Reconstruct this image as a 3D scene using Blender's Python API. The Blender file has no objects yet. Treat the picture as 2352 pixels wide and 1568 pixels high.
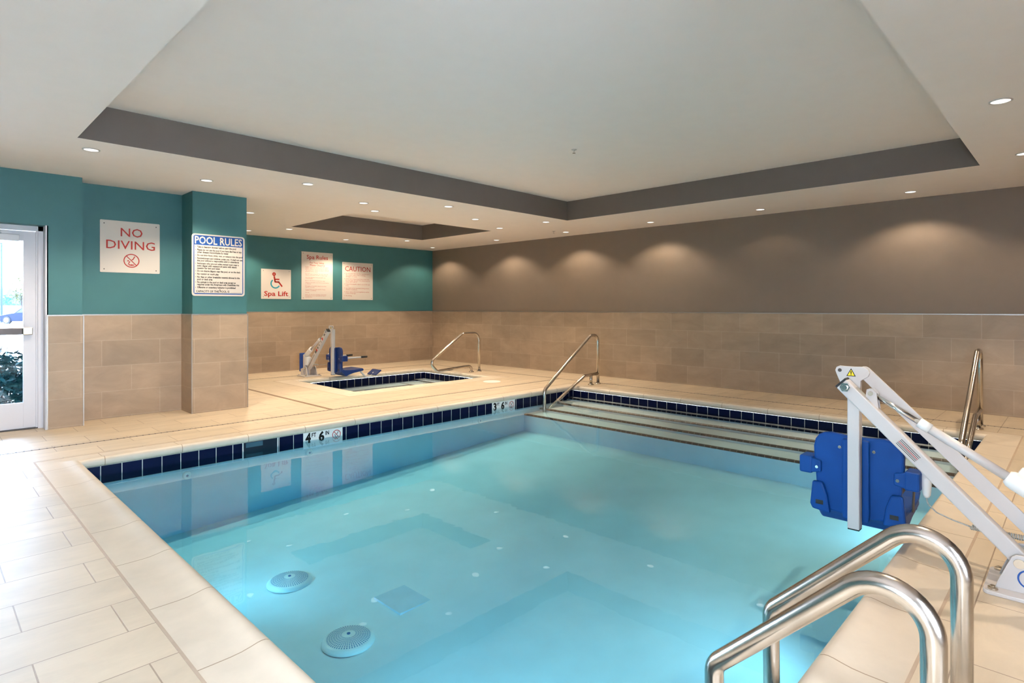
import bpy, bmesh, math, random
from mathutils import Vector, Matrix
random.seed(7)
S = bpy.context.scene
COL = S.collection
PI = math.pi

# ------------------------------------------------------------------ camera, world, exposure
HEAD = math.radians(44.36)          # heading of the lens, from +X towards +Y
cam_data = bpy.data.cameras.new('camera')
cam_data.sensor_width = 36.0
cam_data.lens = 1341.7 / 2352 * 36.0
cam_data.shift_y = -77.5 / 2352
cam_data.clip_start = 0.05
cam_data.clip_end = 400
cam = bpy.data.objects.new('camera', cam_data)
cam.location = (0, 0, 1.30)
cam.rotation_euler = (PI / 2, 0, HEAD - PI / 2)
COL.objects.link(cam)
S.camera = cam

world = bpy.data.worlds.new('sky')
S.world = world
world.use_nodes = True
wn = world.node_tree.nodes
bg = wn['Background']
bg.inputs['Color'].default_value = (0.74, 0.85, 1.0, 1)
bg.inputs['Strength'].default_value = 16.0

S.view_settings.view_transform = 'Standard'
S.view_settings.look = 'None'
S.view_settings.gamma = 1
S.view_settings.use_curve_mapping = False
S.view_settings.exposure = 1.5
c = S.cycles
c.max_bounces = 7
c.diffuse_bounces = 4
c.glossy_bounces = 4
c.transmission_bounces = 6
c.transparent_max_bounces = 10
c.volume_bounces = 0
c.sample_clamp_indirect = 4.0
c.caustics_reflective = False
c.blur_glossy = 0.5
c.use_denoising = True
c.use_adaptive_sampling = True
c.adaptive_threshold = 0.12
c.adaptive_min_samples = 20

LAMP_W = 29.0                        # watts of each downlight
LAMP_COL = (1.0, 0.80, 0.58)

# ------------------------------------------------------------------ sizes of the place
CEIL = 2.735
TRAYZ = 3.045
XG = 9.15                            # grey wall
YT = 11.76                           # teal wall behind the spa
XL = -2.60                           # unseen left wall, with windows added for daylight
YN = -1.60                           # wall behind the camera
WAIN = 1.215                         # top of the wall tile
POOL = (0.70, 0.435, 7.87, 6.305)    # outer edge of the coping
SPA = (4.44, 7.68, 7.80, 10.25)
WATER = -0.152

# ------------------------------------------------------------------ material helpers
def lin(v):
    v = v / 255.0
    return v / 12.92 if v <= 0.04045 else ((v + 0.055) / 1.055) ** 2.4
def rgb(r, g, b):
    return (lin(r), lin(g), lin(b), 1)

def new_mat(name):
    m = bpy.data.materials.new(name)
    m.use_nodes = True
    nt = m.node_tree
    return m, nt, nt.nodes['Principled BSDF']

def plain(name, col, rough=0.5, metal=0.0, noise=0.04, nscale=6.0, bump=0.0, bscale=200, spec=0.5, coat=0.0):
    m, nt, p = new_mat(name)
    p.inputs['Roughness'].default_value = rough
    p.inputs['Metallic'].default_value = metal
    p.inputs['Specular IOR Level'].default_value = spec
    p.inputs['Coat Weight'].default_value = coat
    tc = nt.nodes.new('ShaderNodeTexCoord')
    if noise > 0:
        n = nt.nodes.new('ShaderNodeTexNoise')
        n.inputs['Scale'].default_value = nscale
        n.inputs['Detail'].default_value = 4
        nt.links.new(tc.outputs['Object'], n.inputs['Vector'])
        r = nt.nodes.new('ShaderNodeValToRGB')
        a = tuple(max(0, x * (1 - noise)) for x in col[:3]) + (1,)
        b = tuple(min(1, x * (1 + noise)) for x in col[:3]) + (1,)
        r.color_ramp.elements[0].position = 0.3
        r.color_ramp.elements[1].position = 0.7
        r.color_ramp.elements[0].color = a
        r.color_ramp.elements[1].color = b
        nt.links.new(n.outputs['Fac'], r.inputs['Fac'])
        nt.links.new(r.outputs['Color'], p.inputs['Base Color'])
    else:
        p.inputs['Base Color'].default_value = col
    if bump > 0:
        n2 = nt.nodes.new('ShaderNodeTexNoise')
        n2.inputs['Scale'].default_value = bscale
        n2.inputs['Detail'].default_value = 2
        nt.links.new(tc.outputs['Object'], n2.inputs['Vector'])
        b = nt.nodes.new('ShaderNodeBump')
        b.inputs['Strength'].default_value = bump
        b.inputs['Distance'].default_value = 0.002
        nt.links.new(n2.outputs['Fac'], b.inputs['Height'])
        nt.links.new(b.outputs['Normal'], p.inputs['Normal'])
    return m

def tiles(name, ax, ay, w, h, offx, offy, col, var, mortar_col, mortar=0.003, rough=0.4, bond=0.5, cloud=0.10, cscale=(3, 3), spec=0.4, bump=0.25, streak=False):
    """Tiles laid out in metres along world axes ax, ay (0 x, 1 y, 2 z)."""
    m, nt, p = new_mat(name)
    N, L = nt.nodes.new, nt.links.new
    tc = N('ShaderNodeTexCoord')
    sep = N('ShaderNodeSeparateXYZ'); L(tc.outputs['Object'], sep.inputs[0])
    comb = N('ShaderNodeCombineXYZ')
    def add(i, off):
        a = N('ShaderNodeMath'); a.operation = 'ADD'
        L(sep.outputs[i], a.inputs[0]); a.inputs[1].default_value = off + 60 * (w if i == ax else h) * 2
        return a.outputs[0]
    L(add(ax, offx), comb.inputs[0]); L(add(ay, offy), comb.inputs[1])
    br = N('ShaderNodeTexBrick')
    br.offset = bond; br.offset_frequency = 2; br.squash = 1.0
    br.inputs['Scale'].default_value = 1.0
    br.inputs['Brick Width'].default_value = w
    br.inputs['Row Height'].default_value = h
    br.inputs['Mortar Size'].default_value = mortar
    br.inputs['Mortar Smooth'].default_value = 0.15
    br.inputs['Bias'].default_value = 0.0
    br.inputs['Color1'].default_value = tuple(x * (1 - var) for x in col[:3]) + (1,)
    br.inputs['Color2'].default_value = tuple(min(1, x * (1 + var)) for x in col[:3]) + (1,)
    br.inputs['Mortar'].default_value = mortar_col
    L(comb.outputs[0], br.inputs['Vector'])
    mp = N('ShaderNodeMapping')
    mp.inputs['Scale'].default_value = (cscale[0], cscale[1], 1)
    L(comb.outputs[0], mp.inputs['Vector'])
    no = N('ShaderNodeTexNoise'); no.inputs['Scale'].default_value = 1; no.inputs['Detail'].default_value = 7; no.inputs['Roughness'].default_value = 0.65; no.inputs['Distortion'].default_value = 0.6
    L(mp.outputs[0], no.inputs['Vector'])
    mr = N('ShaderNodeMapRange')
    mr.inputs['From Min'].default_value = 0.25; mr.inputs['From Max'].default_value = 0.75
    mr.inputs['To Min'].default_value = 1 - cloud; mr.inputs['To Max'].default_value = 1 + cloud
    L(no.outputs['Fac'], mr.inputs['Value'])
    mx = N('ShaderNodeMix'); mx.data_type = 'RGBA'; mx.blend_type = 'MULTIPLY'
    mx.inputs[0].default_value = 1.0
    L(br.outputs['Color'], mx.inputs[6]); L(mr.outputs[0], mx.inputs[7])
    L(mx.outputs[2], p.inputs['Base Color'])
    p.inputs['Roughness'].default_value = rough
    p.inputs['Specular IOR Level'].default_value = spec
    inv = N('ShaderNodeMath'); inv.operation = 'SUBTRACT'; inv.inputs[0].default_value = 1.0
    L(br.outputs['Fac'], inv.inputs[1])
    b = N('ShaderNodeBump'); b.inputs['Strength'].default_value = bump; b.inputs['Distance'].default_value = 0.003
    L(inv.outputs[0], b.inputs['Height']); L(b.outputs['Normal'], p.inputs['Normal'])
    return m

def emitter(name, col, strength):
    m = bpy.data.materials.new(name); m.use_nodes = True
    nt = m.node_tree; nt.nodes.clear()
    o = nt.nodes.new('ShaderNodeOutputMaterial'); e = nt.nodes.new('ShaderNodeEmission')
    e.inputs['Color'].default_value = tuple(col) + (1,); e.inputs['Strength'].default_value = strength
    nt.links.new(e.outputs[0], o.inputs['Surface'])
    return m

def clear(name, ior=1.45, tint=(1, 1, 1, 1), rough=0.0, ripple=0.0, absorb=None):
    m = bpy.data.materials.new(name); m.use_nodes = True
    nt = m.node_tree; nt.nodes.clear()
    N, L = nt.nodes.new, nt.links.new
    o = N('ShaderNodeOutputMaterial'); mix = N('ShaderNodeMixShader')
    t = N('ShaderNodeBsdfTransparent'); g = N('ShaderNodeBsdfGlossy'); f = N('ShaderNodeFresnel')
    t.inputs['Color'].default_value = tint
    g.inputs['Roughness'].default_value = rough
    g.inputs['Color'].default_value = (1, 1, 1, 1)
    f.inputs['IOR'].default_value = ior
    L(f.outputs[0], mix.inputs[0]); L(t.outputs[0], mix.inputs[1]); L(g.outputs[0], mix.inputs[2])
    L(mix.outputs[0], o.inputs['Surface'])
    if ripple > 0:
        tc = N('ShaderNodeTexCoord'); no = N('ShaderNodeTexNoise'); b = N('ShaderNodeBump')
        no.inputs['Scale'].default_value = 2.2; no.inputs['Detail'].default_value = 3
        L(tc.outputs['Object'], no.inputs['Vector']); L(no.outputs['Fac'], b.inputs['Height'])
        b.inputs['Strength'].default_value = 1.0; b.inputs['Distance'].default_value = ripple
        L(b.outputs['Normal'], g.inputs['Normal'])
    if absorb:
        va = N('ShaderNodeVolumeAbsorption')
        va.inputs['Color'].default_value = tuple(absorb[0]) + (1,)
        va.inputs['Density'].default_value = absorb[1]
        L(va.outputs[0], o.inputs['Volume'])
    return m

M = {}
TEAL = rgb(60, 114, 118)
M['teal'] = plain('teal_paint', TEAL, 0.55, noise=0.03, bump=0.15, bscale=350)
M['grey_paint'] = plain('warm_grey_paint', rgb(128, 113, 99), 0.6, noise=0.02, bump=0.15, bscale=350)
M['fascia'] = plain('fascia_grey_paint', rgb(110, 99, 91), 0.6, noise=0.02, bump=0.1, bscale=350)
M['ceiling'] = plain('ceiling_white_paint', rgb(243, 233, 229), 0.7, noise=0.01, bump=0.05, bscale=300)
TILE = rgb(160, 140, 119)
GROUT = rgb(178, 159, 138)
M['tile_xz'] = tiles('beige_wall_tile_along_x', 0, 2, 0.6, 0.3, 0.05, -0.015, TILE, 0.10, GROUT, rough=0.42, cscale=(2.5, 5), cloud=0.16)
M['tile_yz'] = tiles('beige_wall_tile_along_y', 1, 2, 0.6, 0.3, 0.31, -0.015, TILE, 0.10, GROUT, rough=0.42, cscale=(2.5, 5), cloud=0.16)
for nm, off in (('back', 0.254), ('recess', 0.57), ('pillar', 0.30), ('pier', 0.52)):
    M['tile_' + nm] = tiles('beige_wall_tile_' + nm, 0, 2, 0.6, 0.3, off, -0.015, TILE, 0.10, GROUT, rough=0.42, cscale=(2.5, 5), cloud=0.16)
M['floor'] = tiles('beige_floor_tile', 0, 1, 0.6, 0.3, 0.0, -0.04, rgb(204, 187, 162), 0.04, rgb(152, 130, 108), mortar=0.0028, rough=0.47, cloud=0.12, cscale=(2.2, 6), spec=1.0, bump=0.5)
M['navy_x'] = tiles('navy_waterline_tile_along_x', 0, 2, 0.1565, 0.1565, 0.0485, 0.063, rgb(14, 20, 52), 0.12, rgb(205, 205, 200), mortar=0.0035, rough=0.22, bond=0.0, cloud=0.15, spec=0.15)
M['navy_y'] = tiles('navy_waterline_tile_along_y', 1, 2, 0.1565, 0.1565, 0.02, 0.063, rgb(14, 20, 52), 0.12, rgb(205, 205, 200), mortar=0.0035, rough=0.22, bond=0.0, cloud=0.15, spec=0.15)
M['edge_tile'] = tiles('black_step_edge_tile', 1, 0, 0.077, 0.5, 0, 0.1, rgb(16, 14, 16), 0.1, rgb(135, 128, 115), mortar=0.0038, rough=0.4, bond=0.0, cloud=0.1, spec=0.1)
M['edge_tile_x'] = tiles('black_step_edge_tile_along_x', 0, 1, 0.077, 0.5, 0, 0.1, rgb(16, 14, 16), 0.1, rgb(135, 128, 115), mortar=0.0038, rough=0.4, bond=0.0, cloud=0.1, spec=0.1)
COPC = rgb(220, 206, 186)
M['plaster'] = plain('pool_plaster', rgb(230, 240, 246), 0.6, noise=0.04, nscale=3)
M['white'] = plain('white_powder_coat', rgb(200, 195, 193), 0.35, noise=0.01)
M['white_plastic'] = plain('white_plastic', rgb(232, 232, 230), 0.45, noise=0.01)
M['blue_plastic'] = plain('blue_plastic', rgb(0, 64, 136), 0.5, noise=0.05, nscale=14, spec=0.25, bump=0.2, bscale=500)
M['navy_plastic'] = plain('navy_plastic', rgb(10, 44, 108), 0.42, noise=0.05, nscale=14, bump=0.2, bscale=500)
M['dark_blue'] = plain('navy_blue_fabric', rgb(14, 62, 140), 0.6, noise=0.05)
M['black'] = plain('black_plastic', rgb(20, 20, 22), 0.5, noise=0.05)
M['steel'] = plain('stainless_steel', (0.56, 0.51, 0.46, 1), 0.2, metal=1.0, noise=0.16, nscale=9, bump=0.06, bscale=40)
M['chrome'] = plain('chrome', (0.8, 0.8, 0.8, 1), 0.12, metal=1.0, noise=0)
M['trim_metal'] = plain('brushed_aluminium_trim', (0.46, 0.43, 0.40, 1), 0.45, metal=1.0, noise=0)
M['alu'] = plain('silver_grey_door_paint', rgb(226, 224, 230), 0.35, noise=0.01)
M['bronze'] = plain('dark_bronze', rgb(70, 62, 58), 0.35, metal=0.6, noise=0.03)
M['satin'] = plain('satin_nickel', (0.62, 0.55, 0.45, 1), 0.3, metal=1.0, noise=0)
M['sign'] = plain('white_sign_panel', rgb(218, 209, 200), 0.45, noise=0, spec=0.3)
M['red'] = plain('red_sign_ink', rgb(178, 30, 12), 0.6, noise=0)
M['ink'] = plain('black_sign_ink', rgb(22, 20, 20), 0.6, noise=0, spec=0.2)
M['signblue'] = plain('blue_sign_ink', rgb(4, 74, 152), 0.5, noise=0)
M['signteal'] = plain('teal_sign_ink', rgb(40, 150, 170), 0.5, noise=0)
M['yellow'] = plain('yellow_warning_ink', rgb(240, 214, 30), 0.5, noise=0)
M['label'] = plain('grey_label', rgb(170, 170, 165), 0.5, noise=0.25, nscale=120)
M['screw'] = plain('screw_head', rgb(90, 84, 80), 0.4, metal=0.7, noise=0)
M['slot'] = tiles('grey_slot_drain_x', 0, 1, 0.055, 0.2, 0, 0.1, rgb(150, 136, 122), 0.03, rgb(55, 50, 48), mortar=0.006, rough=0.4, bond=0)
M['slot_y'] = tiles('grey_slot_drain_y', 1, 0, 0.055, 0.2, 0, 0.1, rgb(150, 136, 122), 0.03, rgb(55, 50, 48), mortar=0.006, rough=0.4, bond=0)
M['sealant'] = plain('tan_sealant', rgb(186, 164, 142), 0.6, noise=0.06, nscale=15)
M['joint'] = plain('brown_expansion_joint', rgb(132, 108, 84), 0.6, noise=0.05)
M['lamp'] = emitter('downlight_lens_glow', (1.0, 0.93, 0.82), 0.8)
M['water'] = clear('pool_water', 1.33, rough=0.012, ripple=0.0009, absorb=((0.12, 0.85, 1.0), 0.60))
M['spa_water'] = clear('spa_water', 1.33, rough=0.02, ripple=0.0012, absorb=((0.35, 0.86, 0.98), 0.7))
M['glass'] = clear('door_glass', 1.5)
M['door_glass'] = clear('tinted_door_glass', 1.5, tint=(0.74, 0.82, 0.90, 1))
M['asphalt'] = plain('pale_concrete', rgb(214, 214, 216), 0.9, noise=0.06, nscale=1.5)
M['mulch'] = plain('blue_grey_mulch', rgb(56, 72, 96), 0.9, noise=0.5, nscale=25)
M['leaf'] = plain('green_leaf', rgb(16, 84, 86), 0.6, noise=0.35, nscale=20)
M['leaf_dark'] = plain('dark_leaf', rgb(26, 28, 26), 0.6, noise=0.3, nscale=20)
M['leaf_yellow'] = plain('yellow_green_leaf', rgb(64, 64, 24), 0.6, noise=0.4, nscale=2)
M['bark'] = plain('bark', rgb(44, 36, 30), 0.8, noise=0.2)
M['car'] = plain('dark_blue_car_paint', rgb(4, 14, 36), 0.5, noise=0, spec=0.2)
M['tyre'] = plain('black_tyre', rgb(22, 22, 24), 0.8, noise=0.05)
M['roof'] = plain('slate_blue_roof', rgb(30, 44, 72), 0.8, noise=0.1)
M['wallpale'] = plain('pale_house_wall', rgb(50, 58, 74), 0.8, noise=0.05)
M['inlet'] = plain('white_fitting', rgb(246, 249, 250), 0.4, noise=0)
M['slotmid'] = plain('blue_grey_slot', rgb(96, 146, 190), 0.6, noise=0)
M['slotdark'] = plain('dark_blue_grille_gap', rgb(60, 110, 170), 0.6, noise=0)
M['smoke'] = plain('skimmer_dark', rgb(16, 22, 40), 0.3, noise=0.1)

def coping_mat(name, ax, off):
    """Cream cast stone with a thin joint every 0.605 m along one axis."""
    m, nt, p = new_mat(name)
    N, L = nt.nodes.new, nt.links.new
    tc = N('ShaderNodeTexCoord'); sep = N('ShaderNodeSeparateXYZ'); L(tc.outputs['Object'], sep.inputs[0])
    a = N('ShaderNodeMath'); a.operation = 'ADD'; a.inputs[1].default_value = off + 605; L(sep.outputs[ax], a.inputs[0])
    d = N('ShaderNodeMath'); d.operation = 'MODULO'; d.inputs[1].default_value = 0.605; L(a.outputs[0], d.inputs[0])
    s = N('ShaderNodeMath'); s.operation = 'LESS_THAN'; s.inputs[1].default_value = 0.006; L(d.outputs[0], s.inputs[0])
    no = N('ShaderNodeTexNoise'); no.inputs['Scale'].default_value = 4; no.inputs['Detail'].default_value = 8; no.inputs['Roughness'].default_value = 0.6
    L(tc.outputs['Object'], no.inputs['Vector'])
    r = N('ShaderNodeValToRGB'); r.color_ramp.elements[0].position = 0.3; r.color_ramp.elements[1].position = 0.65
    r.color_ramp.elements[0].color = tuple(x * 0.88 for x in COPC[:3]) + (1,); r.color_ramp.elements[1].color = COPC
    L(no.outputs['Fac'], r.inputs['Fac'])
    mx = N('ShaderNodeMix'); mx.data_type = 'RGBA'
    L(s.outputs[0], mx.inputs[0]); L(r.outputs['Color'], mx.inputs[6]); mx.inputs[7].default_value = rgb(160, 138, 112)
    L(mx.outputs[2], p.inputs['Base Color'])
    p.inputs['Roughness'].default_value = 0.38
    inv = N('ShaderNodeMath'); inv.operation = 'SUBTRACT'; inv.inputs[0].default_value = 1; L(s.outputs[0], inv.inputs[1])
    b = N('ShaderNodeBump'); b.inputs['Strength'].default_value = 0.5; b.inputs['Distance'].default_value = 0.004
    L(inv.outputs[0], b.inputs['Height']); L(b.outputs['Normal'], p.inputs['Normal'])
    return m
M['cop_x'] = coping_mat('cream_coping_along_x', 0, -0.475)
M['cop_y'] = coping_mat('cream_coping_along_y', 1, -0.075)

# ------------------------------------------------------------------ mesh helpers
def finish(name, bm, mats, parent=None, smooth=False, loc=None, bevel=0.0, angle=None):
    bmesh.ops.recalc_face_normals(bm, faces=bm.faces)
    me = bpy.data.meshes.new(name)
    bm.to_mesh(me); bm.free()
    for m in (mats if isinstance(mats, (list, tuple)) else [mats]):
        me.materials.append(M[m] if isinstance(m, str) else m)
    if smooth:
        for p in me.polygons:
            p.use_smooth = True
        if angle:
            try:
                me.set_sharp_from_angle(angle=math.radians(angle))
            except Exception:
                pass
    o = bpy.data.objects.new(name, me)
    COL.objects.link(o)
    if parent is not None:
        o.parent = parent
        # parents are unrotated empties: keep world-space geometry in place
        w = Vector((0, 0, 0)); q = parent
        while q is not None:
            w += q.location; q = q.parent
        me.transform(Matrix.Translation(-w))
    elif loc is not None:
        o.location = loc
        me.transform(Matrix.Translation(-Vector(loc)))
    if bevel > 0:
        b = o.modifiers.new('bevel', 'BEVEL'); b.width = bevel; b.segments = 2; b.limit_method = 'ANGLE'
        b.angle_limit = math.radians(40)
    return o

def thing(name, label, cat, loc, group=None, kind=None):
    o = bpy.data.objects.new(name, None)
    o.location = loc; o.empty_display_size = 0.1
    COL.objects.link(o)
    tag(o, label, cat, group, kind)
    return o
def tag(o, label=None, cat=None, group=None, kind=None):
    if label: o['label'] = label
    if cat: o['category'] = cat
    if group: o['group'] = group
    if kind: o['kind'] = kind
    return o
def structure(o, label, cat):
    return tag(o, label, cat, None, 'structure')

def box(bm, x0, x1, y0, y1, z0, z1, mi=0):
    v = [bm.verts.new((x, y, z)) for z in (z0, z1) for y in (y0, y1) for x in (x0, x1)]
    fs = [(0, 1, 3, 2), (4, 6, 7, 5), (0, 4, 5, 1), (2, 3, 7, 6), (0, 2, 6, 4), (1, 5, 7, 3)]
    out = []
    for f in fs:
        fc = bm.faces.new([v[i] for i in f]); fc.material_index = mi; out.append(fc)
    return out

def by_axis(faces, mx, my, mz=None):
    """material by the axis a face looks along"""
    for f in faces:
        f.normal_update()
        n = f.normal
        a = max(range(3), key=lambda i: abs(n[i]))
        f.material_index = (mx, my, mz if mz is not None else mx)[a]

def prism(bm, pts, a, b, plane='xz', mi=0):
    """extrude a 2-D outline between a and b along the remaining axis"""
    def P(p, d):
        if plane == 'xz': return (p[0], d, p[1])
        if plane == 'yz': return (d, p[0], p[1])
        return (p[0], p[1], d)
    v0 = [bm.verts.new(P(p, a)) for p in pts]
    v1 = [bm.verts.new(P(p, b)) for p in pts]
    n = len(pts)
    fs = [bm.faces.new(v0), bm.faces.new(list(reversed(v1)))]
    for i in range(n):
        fs.append(bm.faces.new((v0[i], v0[(i + 1) % n], v1[(i + 1) % n], v1[i])))
    for f in fs: f.material_index = mi
    return fs

def rrect(x0, x1, y0, y1, r, n=6):
    pts = []
    for cx, cy, a0 in ((x1 - r, y1 - r, 0), (x0 + r, y1 - r, 90), (x0 + r, y0 + r, 180), (x1 - r, y0 + r, 270)):
        for k in range(n + 1):
            a = math.radians(a0 + 90 * k / n)
            pts.append((cx + r * math.cos(a), cy + r * math.sin(a)))
    return pts

def circle(cx, cy, r, n=32, ry=None):
    return [(cx + r * math.cos(2 * PI * k / n), cy + (ry or r) * math.sin(2 * PI * k / n)) for k in range(n)]

def fillet(pts, radii, n=8):
    """round the inner corners of a polyline"""
    pts = [Vector(p) for p in pts]
    out = [pts[0]]
    for i in range(1, len(pts) - 1):
        p, a, b = pts[i], pts[i - 1], pts[i + 1]
        r = radii[i - 1] if isinstance(radii, (list, tuple)) else radii
        u, v = (a - p).normalized(), (b - p).normalized()
        th = u.angle(v)
        if r <= 0 or th > 3.1:
            out.append(p); continue
        d = min(r / math.tan(th / 2), (a - p).length * 0.499, (b - p).length * 0.499)
        r2 = d * math.tan(th / 2)
        c_ = p + (u + v).normalized() * (r2 / math.sin(th / 2))
        s, e = p + u * d, p + v * d
        w0 = (s - c_); axis = w0.cross(e - c_)
        tot = w0.angle(e - c_)
        for k in range(n + 1):
            q = Matrix.Rotation(tot * k / n, 3, axis.normalized()) @ w0
            out.append(c_ + q)
    out.append(pts[-1])
    return out

def tube(bm, pts, r, n=16, cap=True, mi=0):
    pts = [Vector(p) for p in pts]
    rings = []
    t0 = (pts[1] - pts[0]).normalized()
    ref = Vector((0, 0, 1)) if abs(t0.z) < 0.9 else Vector((1, 0, 0))
    nrm = t0.cross(ref).normalized()
    prev = t0
    for i, p in enumerate(pts):
        if i == 0: t = t0
        elif i == len(pts) - 1: t = (pts[-1] - pts[-2]).normalized()
        else: t = ((pts[i + 1] - p).normalized() + (p - pts[i - 1]).normalized()).normalized()
        if i > 0:
            q = prev.rotation_difference(t)
            nrm = (q @ nrm).normalized()
        bn = t.cross(nrm).normalized()
        rad = r[i] if isinstance(r, (list, tuple)) else r
        rings.append([bm.verts.new(p + (nrm * math.cos(2 * PI * k / n) + bn * math.sin(2 * PI * k / n)) * rad) for k in range(n)])
        prev = t
    for a, b in zip(rings, rings[1:]):
        for k in range(n):
            f = bm.faces.new((a[k], a[(k + 1) % n], b[(k + 1) % n], b[k])); f.material_index = mi; f.smooth = True
    if cap:
        f = bm.faces.new(rings[0]); f.material_index = mi
        f = bm.faces.new(list(reversed(rings[-1]))); f.material_index = mi

def beam(bm, a, b, w, h, side, mi=0):
    """square tube from a to b; w along 'side', h across"""
    a, b = Vector(a), Vector(b)
    t = (b - a).normalized(); s = Vector(side); s = (s - t * s.dot(t)).normalized(); u = t.cross(s)
    v = []
    for p in (a, b):
        for i, j in ((-1, -1), (1, -1), (1, 1), (-1, 1)):
            v.append(bm.verts.new(p + s * (i * w / 2) + u * (j * h / 2)))
    for f in ((0, 3, 2, 1), (4, 5, 6, 7), (0, 1, 5, 4), (1, 2, 6, 5), (2, 3, 7, 6), (3, 0, 4, 7)):
        fc = bm.faces.new([v[i] for i in f]); fc.material_index = mi

def lathe(bm, prof, cx, cy, n=32, mi=0):
    rings = []
    for r, z in prof:
        if r < 1e-6: rings.append([bm.verts.new((cx, cy, z))])
        else: rings.append([bm.verts.new((cx + r * math.cos(2 * PI * k / n), cy + r * math.sin(2 * PI * k / n), z)) for k in range(n)])
    for a, b in zip(rings, rings[1:]):
        for k in range(n):
            k2 = (k + 1) % n
            if len(a) == 1 and len(b) == 1: continue
            if len(a) == 1: f = bm.faces.new((a[0], b[k2], b[k]))
            elif len(b) == 1: f = bm.faces.new((a[k], a[k2], b[0]))
            else: f = bm.faces.new((a[k], a[k2], b[k2], b[k]))
            f.material_index = mi

# ------------------------------------------------------------------ ROOM SHELL
# floor with two openings
bm = bmesh.new()
holes = [POOL, SPA]
xs = sorted({XL, XG, POOL[0], POOL[2], SPA[0], SPA[2]})
ys = sorted({YN, YT, POOL[1], POOL[3], SPA[1], SPA[3]})
vg = {}
def gv(x, y):
    if (x, y) not in vg: vg[(x, y)] = bm.verts.new((x, y, 0))
    return vg[(x, y)]
for x0, x1 in zip(xs, xs[1:]):
    for y0, y1 in zip(ys, ys[1:]):
        cx, cy = (x0 + x1) / 2, (y0 + y1) / 2
        if any(h[0] < cx < h[2] and h[1] < cy < h[3] for h in holes): continue
        bm.faces.new((gv(x0, y0), gv(x1, y0), gv(x1, y1), gv(x0, y1)))
fl = finish('floor', bm, 'floor'); structure(fl, 'beige rectangular stone tile deck around the pool and spa', 'floor')

# ceiling with two trays
TR = (0.96, 0.745, 7.51, 6.07)
TS = (4.66, 7.91, 7.53, 10.03)
bm = bmesh.new()
vg = {}
def gv(x, y, z):
    k = (round(x, 4), round(y, 4), round(z, 4))
    if k not in vg: vg[k] = bm.verts.new(k)
    return vg[k]
xs = sorted({XL - 0.15, XG + 0.15, TR[0], TR[2], TS[0], TS[2]})
ys = sorted({YN - 0.15, YT + 0.15, TR[1], TR[3], TS[1], TS[3]})
for x0, x1 in zip(xs, xs[1:]):
    for y0, y1 in zip(ys, ys[1:]):
        cx, cy = (x0 + x1) / 2, (y0 + y1) / 2
        inside = any(h[0] < cx < h[2] and h[1] < cy < h[3] for h in (TR, TS))
        z = TRAYZ if inside else CEIL
        bm.faces.new((gv(x0, y0, z), gv(x1, y0, z), gv(x1, y1, z), gv(x0, y1, z)))
for h in (TR, TS):
    for (ax, ay, bx, by) in ((h[0], h[1], h[2], h[1]), (h[2], h[1], h[2], h[3]), (h[2], h[3], h[0], h[3]), (h[0], h[3], h[0], h[1])):
        # cut at grid lines so the shell stays welded
        if ax == bx:
            cuts = [y for y in ys if min(ay, by) <= y <= max(ay, by)]
            segs = [((ax, a), (ax, b)) for a, b in zip(cuts, cuts[1:])]
        else:
            cuts = [x for x in xs if min(ax, bx) <= x <= max(ax, bx)]
            segs = [((a, ay), (b, ay)) for a, b in zip(cuts, cuts[1:])]
        for (p, q) in segs:
            f = bm.faces.new((gv(p[0], p[1], CEIL), gv(q[0], q[1], CEIL), gv(q[0], q[1], TRAYZ), gv(p[0], p[1], TRAYZ)))
            f.material_index = 1
me_c = finish('ceiling', bm, ['ceiling', 'fascia'])
structure(me_c, 'white ceiling with two raised trays edged in grey brown', 'ceiling')

def wall_block(name, label, boxes, paint):
    bm = bmesh.new()
    for b in boxes: box(bm, *b)
    return structure(finish(name, bm, paint), label, 'wall')
def wainscot(name, label, boxes, mx='tile_xz'):
    bm = bmesh.new()
    for b in boxes:
        by_axis(box(bm, *b), 1, 0)
    return structure(finish(name, bm, [mx, 'tile_yz']), label, 'wall tile')
TH = 0.012
wall_block('wall_right', 'warm grey painted wall behind the pool steps', [(XG, XG + 0.15, YN - 0.15, YT + 0.15, 0, CEIL + 0.02)], 'grey_paint')
wainscot('wall_right_tile', 'beige tiled lower part of the grey wall', [(XG - TH, XG + 0.01, YN, YT, 0, WAIN)])
wall_block('wall_back', 'teal painted wall behind the spa', [(2.9, XG, YT, YT + 0.15, 0, CEIL + 0.02)], 'teal')
wainscot('wall_back_tile', 'beige tiled lower part of the teal spa wall', [(3.05, XG - TH, YT - TH, YT + 0.01, 0, WAIN)], 'tile_back')
PX0, PX1, PY = 2.372, 3.045, 7.805           # pillar
RY = 8.205                                   # recess
JX0, JX1, JY = 0.985, 1.305, 7.885           # pier by the door
wall_block('wall_pillar', 'teal painted pillar that carries the pool rules sign', [(PX0 + TH, PX1 - TH, PY + TH, YT + 0.1, 0, CEIL + 0.02)], 'teal')
wainscot('wall_pillar_tile', 'beige tiled lower part of the pillar', [(PX0, PX1, PY, YT, 0, WAIN)], 'tile_pillar')
wall_block('wall_recess', 'teal painted recessed wall that carries the no diving sign', [(JX1 - 0.05, PX0 + 0.05, RY + TH, RY + 0.3, 0, CEIL + 0.02)], 'teal')
wainscot('wall_recess_tile', 'beige tiled lower part of the recessed wall', [(JX1 - 0.03, PX0 + 0.02, RY, RY + 0.2, 0, WAIN)], 'tile_recess')
wall_block('wall_pier', 'teal painted pier beside the glass door', [(JX0 + TH, JX1 - TH, JY + TH, RY + 0.3, 0, CEIL + 0.02), (XL - 0.1, JX0 + TH, JY + TH, RY + 0.3, 2.176, CEIL + 0.02)], 'teal')
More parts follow.
